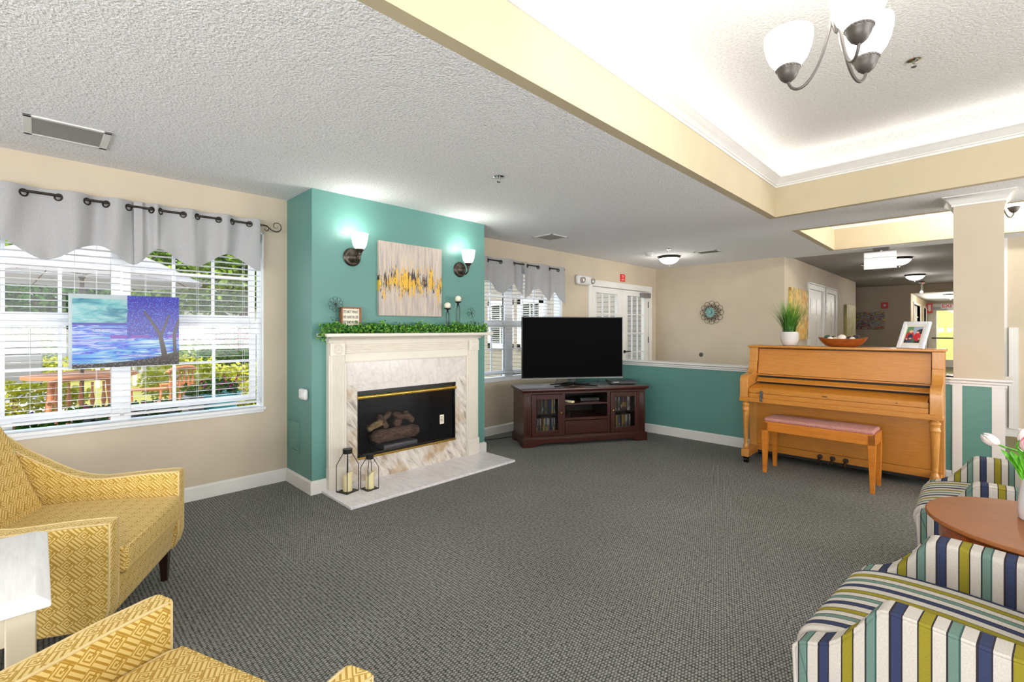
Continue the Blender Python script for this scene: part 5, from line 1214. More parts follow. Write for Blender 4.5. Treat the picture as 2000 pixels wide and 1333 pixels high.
# hanging signs in the hall
o = thing('hanging_exit_box', 'blank white back of a sign box hanging from the hall ceiling', 'sign box', (-0.935, 8.20, 2.44)); 
g = G(); g.box(-0.085, 0.085, -0.05, 0.05, -0.035, 0); g.build('ceiling_plate', 'pewter', o)
g = G(); g.box(-0.19, 0.165, -0.03, 0.03, -0.29, -0.055); g.build('panel', 'blank_white', o, 0.004)
g = G(); g.box(-0.19, 0.165, -0.032, -0.029, -0.135, -0.130); g.build('seam', 'grey_metal', o)
g = G(); g.cyl((0, 0, -0.06), (0, 0, -0.03), 0.015, seg=10); g.build('stem', 'blank_white', o)
emis('red_glow', (1.0, 0.12, 0.05, 1), 2.0, (0.6, 0.05, 0.03, 1))
o = thing('ceiling_exit_light', 'edge-on exit light with a faint red glow on the far hall ceiling', 'exit light', (atZ(1806, 556, 2.46).x, 15.2, 2.47)); 
g = G(); g.box(-0.05, 0.05, -0.18, 0.18, -0.03, 0); g.build('ceiling_plate', 'dark_metal', o)
g = G(); g.box(-0.012, 0.012, -0.16, 0.16, -0.26, -0.03); g.build('panel', 'white_metal', o)
g = G(); g.box(-0.0125, 0.0125, -0.15, 0.15, -0.045, -0.03); g.build('lamp_strip', 'red_glow', o)
g = G(); g.sphere((0, -0.17, -0.26), (0.03, 0.04, 0.03), 10, 8); g.build('spot_lamp', 'lit_dome_glass', o)

# white board at the hall corner, right of the column
g = G(); a = atY(1975, 640, 8.36); g.box(a.x-0.02, a.x+0.06, 8.36, 8.4, 0.10, a.z); struct(g, 'trim_7', 'white_trim', 'white upright board on the hall wall')
g = G(); g.box(0.235, 0.27, 8.385, 8.45, 0, ZC); struct(g, 'trim_8', 'white_trim', 'white corner guard at the hall corner')

# ------------------------------------------------------------------ on the ceiling
def flush_light(x, y, z, r, label, e, lit=True):
    o = thing('flush_ceiling_light', label, 'ceiling light', (x, y, z), 0, 'domed ceiling lights')
    g = G(); g.lathe((0, 0, 0), [(r*1.05, 0.0), (r*1.08, -0.012), (r*1.0, -0.028), (r*0.98, -0.036), (r*0.9, -0.036)], 36, closed=False); g.build('rim', 'bronze', o, ang=40)
    g = G(); g.lathe((0, 0, 0), [(r*0.97, -0.032), (r*0.90, -0.055), (r*0.74, -0.085), (r*0.5, -0.108), (r*0.25, -0.12), (0.001, -0.124)], 36, closed=True); g.build('dome', 'lit_dome_glass', o, ang=180)
    g = G(); g.lathe((0, 0, 0), [(0.0, -0.12), (0.014, -0.126), (0.010, -0.138), (0.012, -0.144), (0.0, -0.158)], 14, closed=True); g.build('finial', 'bronze', o)
    if e:
        l = lamp('dome_bulb', 'POINT', (0, 0, -0.20), e, (1.0, 0.96, 0.88), 0.10); l.parent = o
p_ = atZ(1307, 506, 2.40); flush_light(p_.x, p_.y, 2.44, 0.155, 'lit dome light with a bronze rim near the back wall corner', 5)
p_ = atZ(1757, 512, 2.40); flush_light(p_.x, p_.y, 2.47, 0.155, 'lit dome light in the hall, half hidden by the hanging white sign box', 7)
p_ = atZ(1787, 543, 2.40); flush_light(p_.x, p_.y, 2.47, 0.165, 'lit dome light in the hall, farther than the hanging white sign box', 7)
p_ = atZ(1857, 578, 2.20); flush_light(p_.x, p_.y, 2.25, 0.165, 'lit dome light in the corridor by the exit door', 30)
lamp('corridor_daylight', 'AREA', (LW+0.05, 18.5, 1.4), 60, (1.0, 1.0, 0.92), 1.8, (PI/2, 0, -PI/2), 1.2)

plain('vent_louver', srgb(150, 150, 145), 0.5)
def vent(corners_px, label, cat='air vent', n=14, along='Y'):
    P_ = [atZ(a, b, ZC) for a, b in corners_px]; c = sum(P_, Vector())/4
    wx = max(p.x for p in P_)-min(p.x for p in P_); wy = max(p.y for p in P_)-min(p.y for p in P_)
    o = thing('ceiling_vent', label, cat, (c.x, c.y, ZC)); hx_, hy_ = wx/2, wy/2; m = 0.035
    g = G(); g.box(-hx_, hx_, -hy_, -hy_+m, -0.008, 0); g.box(-hx_, hx_, hy_-m, hy_, -0.008, 0); g.box(-hx_, -hx_+m*0.7, -hy_, hy_, -0.008, 0); g.box(hx_-m*0.7, hx_, -hy_, hy_, -0.008, 0); g.build('frame', 'white_metal', o, 0.002)
    g = G(); g.box(-hx_+0.01, hx_-0.01, -hy_+0.01, hy_-0.01, -0.001, 0.0); g.build('backing', 'firebox_black', o)
    for i in range(n):
        t_ = (i+0.5)/n
        g = G()
        if along == 'Y': xx = -hx_+0.03+(wx-0.06)*t_; g.box(xx-0.0055, xx+0.0055, -hy_+m, hy_-m, -0.0065, -0.0050, RY(0.0))
        else: yy = -hy_+0.04+(wy-0.08)*t_; g.box(-hx_+m*0.7, hx_-m*0.7, yy-0.006, yy+0.006, -0.0055, -0.0045, RX(0.5))
        g.build('louver', 'vent_louver', o, smooth=False)
    return o
vent([(47, 221), (219, 260), (205, 291), (45, 257)], 'long louvred air vent on the ceiling over the big window')
vent([(1040, 463), (1075, 457), (1110, 463), (1075, 470)], 'square louvred air vent on the ceiling right of the chimney breast', n=16)
vent([(1357, 493), (1392, 488), (1412, 491), (1374, 496)], 'louvred air vent on the ceiling near the back wall', n=8)
def sprinkler(x, y, z, label, pend=0.035):
    o = thing('fire_sprinkler', label, 'sprinkler', (x, y, z), 0, 'ceiling fire sprinklers')
    g = G(); g.lathe((0, 0, 0), [(0.038, 0.0), (0.040, -0.003), (0.028, -0.008), (0.012, -0.008), (0.0, -0.008)], 24, closed=True); g.build('escutcheon', 'chrome', o, ang=50)
    g = G(); g.cyl((0, 0, 0), (0, 0, -pend*0.6), 0.007, seg=10); g.tube([(0.008, 0, -pend*0.5), (0.013, 0, -pend*0.8), (0.006, 0, -pend*1.1)], 0.0025, 6); g.tube([(-0.008, 0, -pend*0.5), (-0.013, 0, -pend*0.8), (-0.006, 0, -pend*1.1)], 0.0025, 6); g.build('frame_arms', 'chrome', o)
    g = G(); g.cyl((0, 0, -pend*1.1), (0, 0, -pend*1.2), 0.014, seg=12); g.build('deflector', 'pewter', o)
p_ = atZ(974, 345, ZC); sprinkler(p_.x, p_.y, ZC, 'fire sprinkler on the ceiling in front of the chimney breast')
p_ = atZ(1306, 487, ZC); sprinkler(p_.x, p_.y, ZC, 'fire sprinkler on the ceiling just before the dome light by the back wall')
p_ = atZ(1785, 118, 3.0); sprinkler(p_.x, p_.y, 3.0, 'fire sprinkler on the raised tray ceiling beside the chandelier')
p_ = atZ(1684, 516, 2.47); sprinkler(p_.x, p_.y, 2.47, 'fire sprinkler on the hall ceiling left of the hanging sign box')
p_ = atZ(1741, 543, 2.47); sprinkler(p_.x, p_.y, 2.47, 'fire sprinkler on the hall ceiling beyond the hanging sign box')
p_ = atZ(1268, 495, ZC); o = thing('smoke_detector', 'round white smoke detector left of the dome light by the back wall', 'smoke detector', (p_.x, p_.y, ZC))
g = G(); g.lathe((0, 0, 0), [(0.065, 0), (0.066, -0.012), (0.055, -0.016), (0.050, -0.03), (0.038, -0.042), (0.0, -0.044)], 28, closed=True); g.build('housing', 'white_metal', o, ang=40)
g = G(); g.sphere((0.03, 0, -0.038), 0.004, 8, 6); g.build('indicator', 'red_sign', o)

# chandelier
def chandelier(cx, cy, zb, spots, label, ztop, energy, rad=0.088):
    o = thing('chandelier', label, 'chandelier', (cx, cy, 0), 0, 'bronze chandeliers with white glass bowls')
    g = G(); g.cyl((0, 0, zb+0.14), (0, 0, ztop-0.02), 0.0075, seg=10); g.build('stem', 'pewter', o)
    g = G(); g.lathe((0, 0, ztop), [(0.065, 0), (0.06, -0.02), (0.02, -0.035), (0.0, -0.035)], 24, closed=True); g.build('canopy', 'pewter', o)
    g = G(); g.lathe((0, 0, zb), [(0.0, 0.09), (0.008, 0.10), (0.016, 0.13), (0.020, 0.16), (0.012, 0.18), (0.018, 0.20), (0.018, 0.24), (0.008, 0.25)], 18); g.build('hub', 'pewter', o)
    for (dx, dy) in spots:
        g = G(); pts = []; 
        P0 = Vector((0, 0, zb+0.30)); P3 = Vector((dx, dy, zb-0.028))
        bz = [P0, Vector((dx*0.10, dy*0.10, zb+0.06)), Vector((dx*0.45, dy*0.45, zb-0.13)), Vector((dx*0.93, dy*0.93, zb-0.09)), P3]
        for i in range(25):
            t_ = i/24; q = [v_.copy() for v_ in bz]
            while len(q) > 1: q = [a.lerp(b, t_) for a, b in zip(q, q[1:])]
            pts.append(q[0])
        g.tube(pts, 0.0060, 8); g.build('arm', 'pewter', o)
        g = G(); g.lathe((dx, dy, zb), [(0.0, -0.032), (0.012, -0.030), (0.026, -0.018), (0.036, 0.0), (0.040, 0.014), (0.043, 0.018), (0.043, 0.028), (0.039, 0.032), (0.0, 0.032)], 28, closed=True)
        cu = g.build('socket_cup', 'pewter', o, ang=40)
        g = G()
        for i in range(24): a = 2*PI*i/24; g.sphere((dx+0.0425*math.cos(a), dy+0.0425*math.sin(a), zb+0.023), 0.0045, 6, 5)
        g.build('rope_band', 'pewter', cu)
        g = G(); k = rad/0.088
        prof = [(0.036, 0.030), (0.052*k, 0.040), (0.068*k, 0.062), (0.080*k, 0.095), (0.087*k, 0.130), (0.088*k, 0.155), (0.0865*k, 0.165)]
        g.lathe((dx, dy, zb), prof, 36, closed=True); s = g.build('glass_bowl', 'lit_glass_shade', o, ang=180); md = s.modifiers.new('solid', 'SOLIDIFY'); md.thickness = 0.004
        l = lamp('chandelier_bulb', 'POINT', (dx, dy, zb+0.21), energy, (1.0, 0.96, 0.89), 0.05); l.parent = o
Wc = lambda u, d: Vector((u*_c-d*_s, u*_s+d*_c))
cc = Wc(1.245, 1.80); sp3 = [Wc(1.13, 1.92)-cc, Wc(1.395, 1.85)-cc, Wc(1.228, 1.66)-cc]
chandelier(cc.x, cc.y, 2.36, [(v_.x, v_.y) for v_ in sp3], 'lit bronze chandelier with three white glass bowls hanging from the near ceiling tray', 3.0, 9)
p_ = atY(1952, 400, 6.95); chandelier(p_.x, p_.y, p_.z-0.075, [(0.10, -0.02), (-0.11, -0.10), (-0.02, 0.15)], 'lit bronze chandelier mostly hidden behind the beige column', 3.0, 26)

# ------------------------------------------------------------------ upholstered chairs (local +y = facing, origin on the floor under the front edge)
def bez(pts, n=6):
    """smooth polyline through points"""
    out = []
    for i in range(len(pts)-1):
        p0 = pts[max(0, i-1)]; p1 = pts[i]; p2 = pts[i+1]; p3 = pts[min(len(pts)-1, i+2)]
        for k in range(n):
            t = k/n; q = []
            for a in range(2):
                q.append(0.5*((2*p1[a])+(-p0[a]+p2[a])*t+(2*p0[a]-5*p1[a]+4*p2[a]-p3[a])*t*t+(-p0[a]+3*p1[a]-3*p2[a]+p3[a])*t**3))
            out.append(tuple(q))
    out.append(pts[-1]); return out
def slab(g, poly, axis, a0, a1, r=0.018, n=4, strip=False):
    """prism with its rim rounded over: section narrows towards both faces"""
    def area_c(p): 
        return (sum(q[0] for q in p)/len(p), sum(q[1] for q in p)/len(p))
    m = len(poly); nrm = []
    A2 = sum(poly[i][0]*poly[(i+1) % m][1]-poly[(i+1) % m][0]*poly[i][1] for i in range(m)); sg = 1 if A2 > 0 else -1
    for i in range(m):
        ax, ay = poly[(i+1) % m][0]-poly[i-1][0], poly[(i+1) % m][1]-poly[i-1][1]; l = math.hypot(ax, ay) or 1
        nrm.append((-ay/l*sg, ax/l*sg))     # inward
    stations = [(a0+r*(1-math.cos(PI/2*k/n)), r*(1-math.sin(PI/2*k/n))) for k in range(n+1)]+[(a1-r*(1-math.cos(PI/2*k/n)), r*(1-math.sin(PI/2*k/n))) for k in range(n, -1, -1)]
    rings = []
    for a, ins in stations:
        ring = []
        for p, q in zip(poly, nrm):
            u, v = p[0]+q[0]*ins, p[1]+q[1]*ins
            ring.append(g.bm.verts.new({'X': (a, u, v), 'Y': (u, a, v), 'Z': (u, v, a)}[axis]))
        rings.append(ring)
    for A, B in zip(rings, rings[1:]):
        for i in range(m): g.bm.faces.new((A[i], A[(i+1) % m], B[(i+1) % m], B[i]))
    if strip:
        for R0_, fl in ((rings[0], 1), (rings[-1], 0)):
            for i in range(m//2-1):
                q = (R0_[i], R0_[i+1], R0_[m-2-i], R0_[m-1-i]); g.bm.faces.new(q[::-1] if fl else q)
    else: g.bm.faces.new(list(reversed(rings[0]))); g.bm.faces.new(rings[-1])
    return g
def strip_profile(edge, z0, ya, yb):
    n = len(edge); return list(edge)+[(ya+(yb-ya)*(n-1-i)/(n-1), z0) for i in range(n)]

def yellow_chair(loc, rz, label):
    o = thing('armchair', label, 'armchair', loc, rz, 'yellow fretwork armchairs by the window'); W_ = 0.385; T_ = 0.078
    # side profile, y measured back from the front
    top = bez([(0.0, 0.572), (-0.14, 0.572), (-0.26, 0.566), (-0.37, 0.567), (-0.476, 0.600), (-0.58, 0.661), (-0.663, 0.716), (-0.723, 0.766), (-0.80, 0.835), (-0.86, 0.87)], 4)
    prof = strip_profile([(-0.022, 0.19), (-0.006, 0.25), (0.0, 0.45)]+top+[(-0.90, 0.80), (-0.89, 0.4)], 0.165, -0.035, -0.885)
    for s_ in (-1, 1):
        a, b = (W_-T_, W_) if s_ > 0 else (-W_, -W_+T_)
        g = G(); slab(g, prof, 'X', a, b, 0.014, 3, True); ar = g.build('arm', 'fret_upholstery', o, uv=True, ang=50, wn=True)
        for xx in (a+0.004, b-0.004):
            g = G(); g.tube([(xx, y-0.004, z-0.004) for y, z in [(-0.02, 0.19), (-0.004, 0.25), (-0.002, 0.45)]]+[(xx, y-(0.006 if i == 0 else 0), z-0.003) for i, (y, z) in enumerate(top)], 0.0045, 8)
            g.build('piping', 'gold_piping', ar, ang=180)
    g = G(); g.box(-W_+T_-0.002, W_-T_+0.002, -0.70, -0.008, 0.165, 0.335)
    for v_ in g.bm.verts:
        if v_.co.z < 0.2 and v_.co.y > -0.1: v_.co.y -= 0.03
    g.build('front_rail', 'fret_upholstery', o, 0.012, 3, uv=True)
    g = G(); cw = W_-T_-0.004
    poly = [(-0.62, 0.335), (0.010, 0.335), (0.022, 0.36), (0.022, 0.42), (0.010, 0.445), (-0.2, 0.462), (-0.42, 0.468), (-0.62, 0.462)]
    slab(g, poly, 'X', -cw, cw, 0.02, 3); cu = g.build('seat_cushion', 'fret_upholstery', o, uv=True, ang=40, wn=True)
    g = G(); g.tube([(-cw+0.01, -0.5, 0.458), (-cw+0.006, -0.02, 0.442), (-cw+0.02, 0.008, 0.437), (cw-0.02, 0.008, 0.437), (cw-0.006, -0.02, 0.442), (cw-0.01, -0.5, 0.458)], 0.006, 8); g.build('piping', 'gold_piping', cu, ang=180)
    g = G(); poly = bez([(-0.545, 0.44), (-0.60, 0.56), (-0.66, 0.72), (-0.72, 0.86), (-0.79, 0.93)], 3)+bez([(-0.86, 0.94), (-0.90, 0.90), (-0.89, 0.5), (-0.87, 0.2)], 3)+[(-0.6, 0.2)]
    slab(g, poly, 'X', -cw+0.002, cw-0.002, 0.03, 3); bk = g.build('backrest', 'fret_upholstery', o, uv=True, ang=45, wn=True)
    for bx in (-0.12, 0.12):
        g = G(); g.sphere((bx, -0.672, 0.76), (0.014, 0.010, 0.014), 12, 8); g.build('button', 'fret_upholstery', bk, uv=True, ang=180)
    for sx in (-1, 1):
        for yy, bk_ in ((-0.075, 0), (-0.83, 1)):
            g = G(); x = sx*(W_-0.055); a = 0.024; b = 0.014
            vt = [g.bm.verts.new((x+i*a, yy+j*a, 0.20)) for i, j in ((-1, -1), (1, -1), (1, 1), (-1, 1))]; vb = [g.bm.verts.new((x+i*b+sx*0.004, yy+j*b-0.03*bk_, 0.0)) for i, j in ((-1, -1), (1, -1), (1, 1), (-1, 1))]
            for i in range(4): g.bm.faces.new((vt[i], vt[(i+1) % 4], vb[(i+1) % 4], vb[i]))
            g.bm.faces.new(vt); g.bm.faces.new(list(reversed(vb))); g.build('leg', 'dark_leg', o, 0.002)
    return o
def face_rot(fx, fy): return math.atan2(-fx, fy)
yellow_chair((-2.700, 0.378, 0), face_rot(0.471, 0.882), 'yellow fretwork armchair nearest the big window, beyond the white end table')
yellow_chair((-1.285, 0.375, 0), face_rot(-0.36, 0.933), 'yellow fretwork armchair in the near foreground, cut off by the bottom of the photo')

def striped_chair(loc, rz, label):
    o = thing('armchair', label, 'armchair', loc, rz, 'striped armchairs by the round table'); W_ = 0.345; T_ = 0.085
    top = bez([(0.012, 0.405), (-0.008, 0.425), (-0.05, 0.442), (-0.09, 0.469), (-0.135, 0.521), (-0.165, 0.566), (-0.187, 0.595), (-0.215, 0.603), (-0.30, 0.604), (-0.42, 0.602), (-0.56, 0.61), (-0.66, 0.64), (-0.74, 0.70)], 4)
    prof = strip_profile([(-0.006, 0.18), (0.006, 0.25), (0.014, 0.35)]+top+[(-0.79, 0.66), (-0.78, 0.3)], 0.13, -0.015, -0.775)
    for s_ in (-1, 1):
        a, b = (W_-T_, W_) if s_ > 0 else (-W_, -W_+T_)
        g = G(); slab(g, prof, 'X', a, b, 0.016, 3, True); ar = g.build('arm', 'striped_upholstery', o, uv='side', ang=50, wn=True)
        xx = b-0.006 if s_ > 0 else a+0.006
        g = G(); g.tube([(xx, -0.013, 0.14), (xx, 0.006, 0.25), (xx, 0.011, 0.35)]+[(xx+0.001*s_, y, z-0.005) for y, z in top], 0.0052, 8); g.build('piping', 'striped_upholstery', ar, uv='side', ang=180)
    cw = W_-T_+0.002
    g = G(); g.box(-cw, cw, -0.70, -0.008, 0.13, 0.30); g.build('front_rail', 'striped_upholstery', o, 0.012, 3, uv='front')
    poly = bez([(-0.012, 0.29), (0.020, 0.32), (0.034, 0.36), (0.030, 0.395), (0.008, 0.425), (-0.05, 0.448), (-0.14, 0.462), (-0.28, 0.468), (-0.45, 0.462)], 4)+[(-0.62, 0.455), (-0.62, 0.29)]
    g = G(); slab(g, poly, 'X', -cw, cw, 0.012, 3); cu = g.build('seat_cushion', 'striped_upholstery', o, uv='front', ang=50, wn=True)
    g = G(); poly = bez([(-0.50, 0.45), (-0.56, 0.60), (-0.62, 0.74), (-0.66, 0.80)], 3)+bez([(-0.72, 0.82), (-0.78, 0.78), (-0.79, 0.5), (-0.77, 0.2)], 3)+[(-0.6, 0.2)]
    slab(g, poly, 'X', -W_+0.03, W_-0.03, 0.03, 3); g.build('backrest', 'striped_upholstery', o, uv='front', ang=45, wn=True)
    for sx in (-1, 1):
        for yy in (-0.05, -0.72):
            g = G(); g.cyl((sx*(W_-0.045), yy, 0.0), (sx*(W_-0.045), yy, 0.14), 0.016, 0.024, seg=12); g.build('leg', 'dark_leg', o)
    return o
striped_chair((-0.330, 1.880, 0), face_rot(-0.990, 0.10), 'striped armchair in the near right corner of the photo, in front of the round table')
striped_chair((-0.195, 3.385, 0), face_rot(-0.999, 0.0), 'striped armchair behind the round table, toward the piano')

# ------------------------------------------------------------------ end tables
o = thing('end_table', 'white painted end table between the two yellow armchairs', 'side table', (-2.04, -0.26, 0), 0.0)
hx_, hy_ = 0.305, 0.285
g = G(); zt_ = 0.600; bv = 0.045
A = [(-hx_, -hy_), (hx_, -hy_), (hx_, hy_), (-hx_, hy_)]
vt = [g.bm.verts.new((x*(1-0.10), y*(1-0.10), zt_+0.018)) for x, y in A]; vm = [g.bm.verts.new((x, y, zt_)) for x, y in A]; vb = [g.bm.verts.new((x, y, zt_-0.014)) for x, y in A]
for r1_, r2_ in ((vt, vm), (vm, vb)):
    for i in range(4): g.bm.faces.new((r1_[i], r1_[(i+1) % 4], r2_[(i+1) % 4], r2_[i]))
g.bm.faces.new(vt); g.bm.faces.new(list(reversed(vb))); g.build('table_top', 'white_washed_wood', o, 0.003)
g = G(); i_ = 0.035
g.box(-hx_+i_, hx_-i_, hy_-i_-0.02, hy_-i_, zt_-0.10, zt_-0.014); g.box(-hx_+i_, hx_-i_, -hy_+i_, -hy_+i_+0.02, zt_-0.10, zt_-0.014); g.box(-hx_+i_, -hx_+i_+0.02, -hy_+i_, hy_-i_, zt_-0.10, zt_-0.014); g.box(hx_-i_-0.02, hx_-i_, -hy_+i_, hy_-i_, zt_-0.10, zt_-0.014); g.build('apron', 'white_worn_paint', o, 0.002)
for sx in (-1, 1):
    for sy in (-1, 1):
        g = G(); x1_, y1_ = sx*(hx_-0.028), sy*(hy_-0.028); x0_, y0_ = sx*(hx_-0.115), sy*(hy_-0.085); g.box(min(x0_, x1_), max(x0_, x1_), min(y0_, y1_), max(y0_, y1_), 0, zt_-0.014); g.build('leg', 'white_worn_paint', o, 0.003)

RTX, RTY, RTR, RTZ = 0.170, 2.485, 0.315, 0.620
o = thing('round_side_table', 'round cherry wood table between the striped armchairs', 'side table', (RTX, RTY, 0))
g = G(); g.lathe((0, 0, 0), [(0.0, RTZ-0.022), (RTR-0.012, RTZ-0.022), (RTR, RTZ-0.012), (RTR, RTZ-0.005), (RTR-0.004, RTZ), (0.0, RTZ)], 72, closed=True); g.build('table_top', 'table_cherry', o, ang=40)
g = G(); g.lathe((0, 0, 0), [(RTR-0.040, RTZ-0.022), (RTR-0.040, RTZ-0.095), (RTR-0.058, RTZ-0.095), (RTR-0.058, RTZ-0.022)], 72, closed=True); g.build('apron', 'table_edge', o, ang=40)
for k in range(4):
    a = PI/4+PI/2*k; g = G(); r_ = RTR-0.05; g.cyl((r_*math.cos(a), r_*math.sin(a), RTZ-0.025), (r_*math.cos(a)*1.04, r_*math.sin(a)*1.04, 0), 0.024, 0.014, seg=12); g.build('leg', 'table_edge', o)
# vase and tulips
VX, VY = 0.178, 2.560
o = thing('flower_vase', 'tapered glossy white vase on the round table', 'vase', (VX, VY, RTZ))
t = NT('glazed_white'); t.base(srgb(236, 235, 240)); t.p(rough=0.12, coat=0.6, coatr=0.05)
g = G(); g.lathe((0, 0, 0), bez([(0.0, 0.0), (0.060, 0.0), (0.068, 0.012), (0.070, 0.05), (0.064, 0.11), (0.055, 0.17), (0.048, 0.215)], 4)+[(0.050, 0.232), (0.044, 0.232), (0.042, 0.2), (0.0, 0.19)], 48, closed=True); g.build('body', 'glazed_white', o, ang=60)
t = NT('tulip_white'); tc = t.add('ShaderNodeTexCoord'); n_ = t.noise(t.coord(), 12, 2); t.base(t.ramp(n_, [(0.35, srgb(246, 232, 230)), (0.7, srgb(252, 246, 242))])); t.p(rough=0.5)
t = NT('tulip_pink'); tc = t.add('ShaderNodeTexCoord'); sp = t.add('ShaderNodeSeparateXYZ'); t.link(tc.outputs['Generated'], sp.inputs[0])
t.base(t.ramp(t.math('ADD', t.math('ABSOLUTE', t.math('SUBTRACT', sp.outputs[0], 0.5)), t.math('MULTIPLY', t.noise(t.coord('Object', (60, 60, 6)), 2, 2), 0.3)), [(0.22, srgb(240, 80, 140)), (0.5, srgb(252, 220, 224))])); t.p(rough=0.5)
t = NT('tulip_leaf'); n_ = t.noise(t.coord('Object', (40, 40, 3)), 2, 3); t.base(t.ramp(n_, [(0.35, srgb(34, 110, 14)), (0.65, srgb(110, 190, 40))])); t.p(rough=0.35)
def tulip(tip, dirv, mat, label, bend):
    base = Vector((VX, VY, RTZ+0.10)); tip = Vector(tip); dirv = Vector(dirv).normalized()
    o = thing('tulip', label, 'flower', base, 0, 'tulips in the white vase')
    T_ = tip-base; g = G(); mid = Vector((T_.x*0.12, T_.y*0.12, T_.z*bend)); pts = []
    P_ = [Vector((0, 0, 0)), mid, T_-dirv*0.07, T_]
    for i in range(15):
        t_ = i/14; q = list(P_)
        while len(q) > 1: q = [a.lerp(b, t_) for a, b in zip(q, q[1:])]
        pts.append(q[0])
    g.tube(pts, 0.0036, 8); g.build('stem', 'tulip_leaf', o)
    rot = dirv.to_track_quat('Z', 'Y').to_matrix()
    for k in range(6):
        g = G(); a0 = 2*PI*k/6; inner = k % 2; grid = []
        for i in range(9):
            t_ = i/8; r = (0.021 if not inner else 0.018)*math.sin(PI*min(1.0, t_*0.86+0.07))**0.75; z = 0.066*t_; wd = 0.95*math.sin(PI*min(1, t_*0.9+0.08))**0.8+0.02; row = []
            for j in range(7):
                a = a0+(j/6-0.5)*wd*1.25; row.append(g.bm.verts.new(T_+rot @ Vector((r*math.cos(a), r*math.sin(a), z))))
            grid.append(row)
        for A_, B_ in zip(grid, grid[1:]):
            for j in range(6): g.bm.faces.new((A_[j], A_[j+1], B_[j+1], B_[j]))
        pt = g.build('petal', mat, o, ang=180, recalc=False)
def vleaf(o, pts, wmax):
    g = G(); grid = []
    for i, p in enumerate(pts):
        t_ = i/(len(pts)-1); w_ = wmax*math.sin(PI*min(1, t_*0.93+0.06))**0.8; p = Vector(p); d_ = (Vector(pts[min(i+1, len(pts)-1)])-Vector(pts[max(i-1, 0)])).normalized(); s_ = d_.cross(Vector((0.3, -0.6, 0.5))).normalized(); up = s_.cross(d_)
        grid.append([g.bm.verts.new(p+s_*w_*k+up*abs(k)*w_*0.5) for k in (-1, -0.5, 0, 0.5, 1)])
    for A_, B_ in zip(grid, grid[1:]):
        for j in range(4): g.bm.faces.new((A_[j], A_[j+1], B_[j+1], B_[j]))
    g.build('leaf', 'tulip_leaf', o, ang=180, recalc=False)
def onv(px, py, off=0.0):     # a point near the vase, at its distance
    n = Vector((-_s, _c)); d = ray(px, py); t_ = (VX*n.x+VY*n.y+off)/(d[0]*n.x+d[1]*n.y); return Vector((t_*d[0], t_*d[1], CAMH+t_*d[2]))
tulip(onv(1949, 868), onv(1921, 851)-onv(1949, 868), 'tulip_white', 'white tulip drooping left out of the vase over the striped chair', 1.0)
tulip(onv(1992, 862, -0.03), onv(2012, 842, -0.03)-onv(1992, 862, -0.03), 'tulip_white', 'upper pale tulip at the right edge of the photo', 0.9)
tulip(onv(2002, 882, -0.06), Vector((0.2, -0.35, 0.8)), 'tulip_pink', 'pink-hearted tulip at the right edge of the photo', 0.9)
lf = thing('tulip_foliage', 'broad green tulip leaves spreading from the white vase', 'leaves', (VX, VY, RTZ+0.1))
def rel(p): return p-Vector((VX, VY, RTZ+0.1))
for a in ([(1998, 935), (1985, 905), (1962, 890), (1954, 878)], [(2004, 935), (1990, 905), (1975, 888), (1970, 880)], [(2010, 940), (2000, 910), (1990, 885), (1988, 875)], [(1996, 938), (1990, 920), (1978, 902), (1968, 893)]):
    P_ = [rel(onv(*q)) for q in a]; pts = [tuple(v_) for v_ in P_]; fine = []
    for i in range(13):
        t_ = i/12; q = [Vector(p) for p in pts]
        while len(q) > 1: q = [x.lerp(y, t_) for x, y in zip(q, q[1:])]
        fine.append(tuple(q[0]))
    vleaf(lf, fine, 0.012)

# ------------------------------------------------------------------ garden outside the windows
def gsr2(r, g, b): return tuple(x*0.7 for x in srgb(r, g, b)[:3])+(1.0,)
def gsr(r, g, b): return tuple(x*0.5 for x in srgb(r, g, b)[:3])+(1.0,)
plain('grass_lawn', gsr(196, 190, 110), 0.9, 0.5, 40, spec=0.0); plain('concrete', gsr(214, 208, 198), 0.8); plain('siding_white', srgb(190, 188, 184), 0.7)
plain('umbrella_cloth', srgb(238, 234, 236), 0.8); plain('pale_wood', srgb(180, 112, 70), 0.6); plain('planter_brown', srgb(78, 66, 62), 0.6)
plain('planter_grey', gsr(176, 166, 160), 0.6); plain('turquoise_pot', srgb(88, 186, 196), 0.35); plain('bark', gsr(150, 120, 84), 0.9, 0.8, 12)
plain('magenta_flower', gsr(206, 60, 130), 0.6, spec=0.0); plain('violet_flower', gsr(120, 90, 190), 0.6, spec=0.0); plain('pink_flower', gsr(226, 120, 150), 0.6, spec=0.0); plain('yellow_flower', gsr(238, 210, 90), 0.6, spec=0.0)
t = NT('siding'); tc = t.add('ShaderNodeTexCoord'); sp = t.add('ShaderNodeSeparateXYZ'); t.link(tc.outputs['Object'], sp.inputs[0])
fr_ = t.math('FRACT', t.math('DIVIDE', sp.outputs[2], 0.115)); t.base(t.mix(t.math('LESS_THAN', fr_, 0.10), gsr2(196, 186, 174), gsr2(120, 112, 104))); t.p(rough=0.6); t.bump(fr_, 1.0, 0.02)
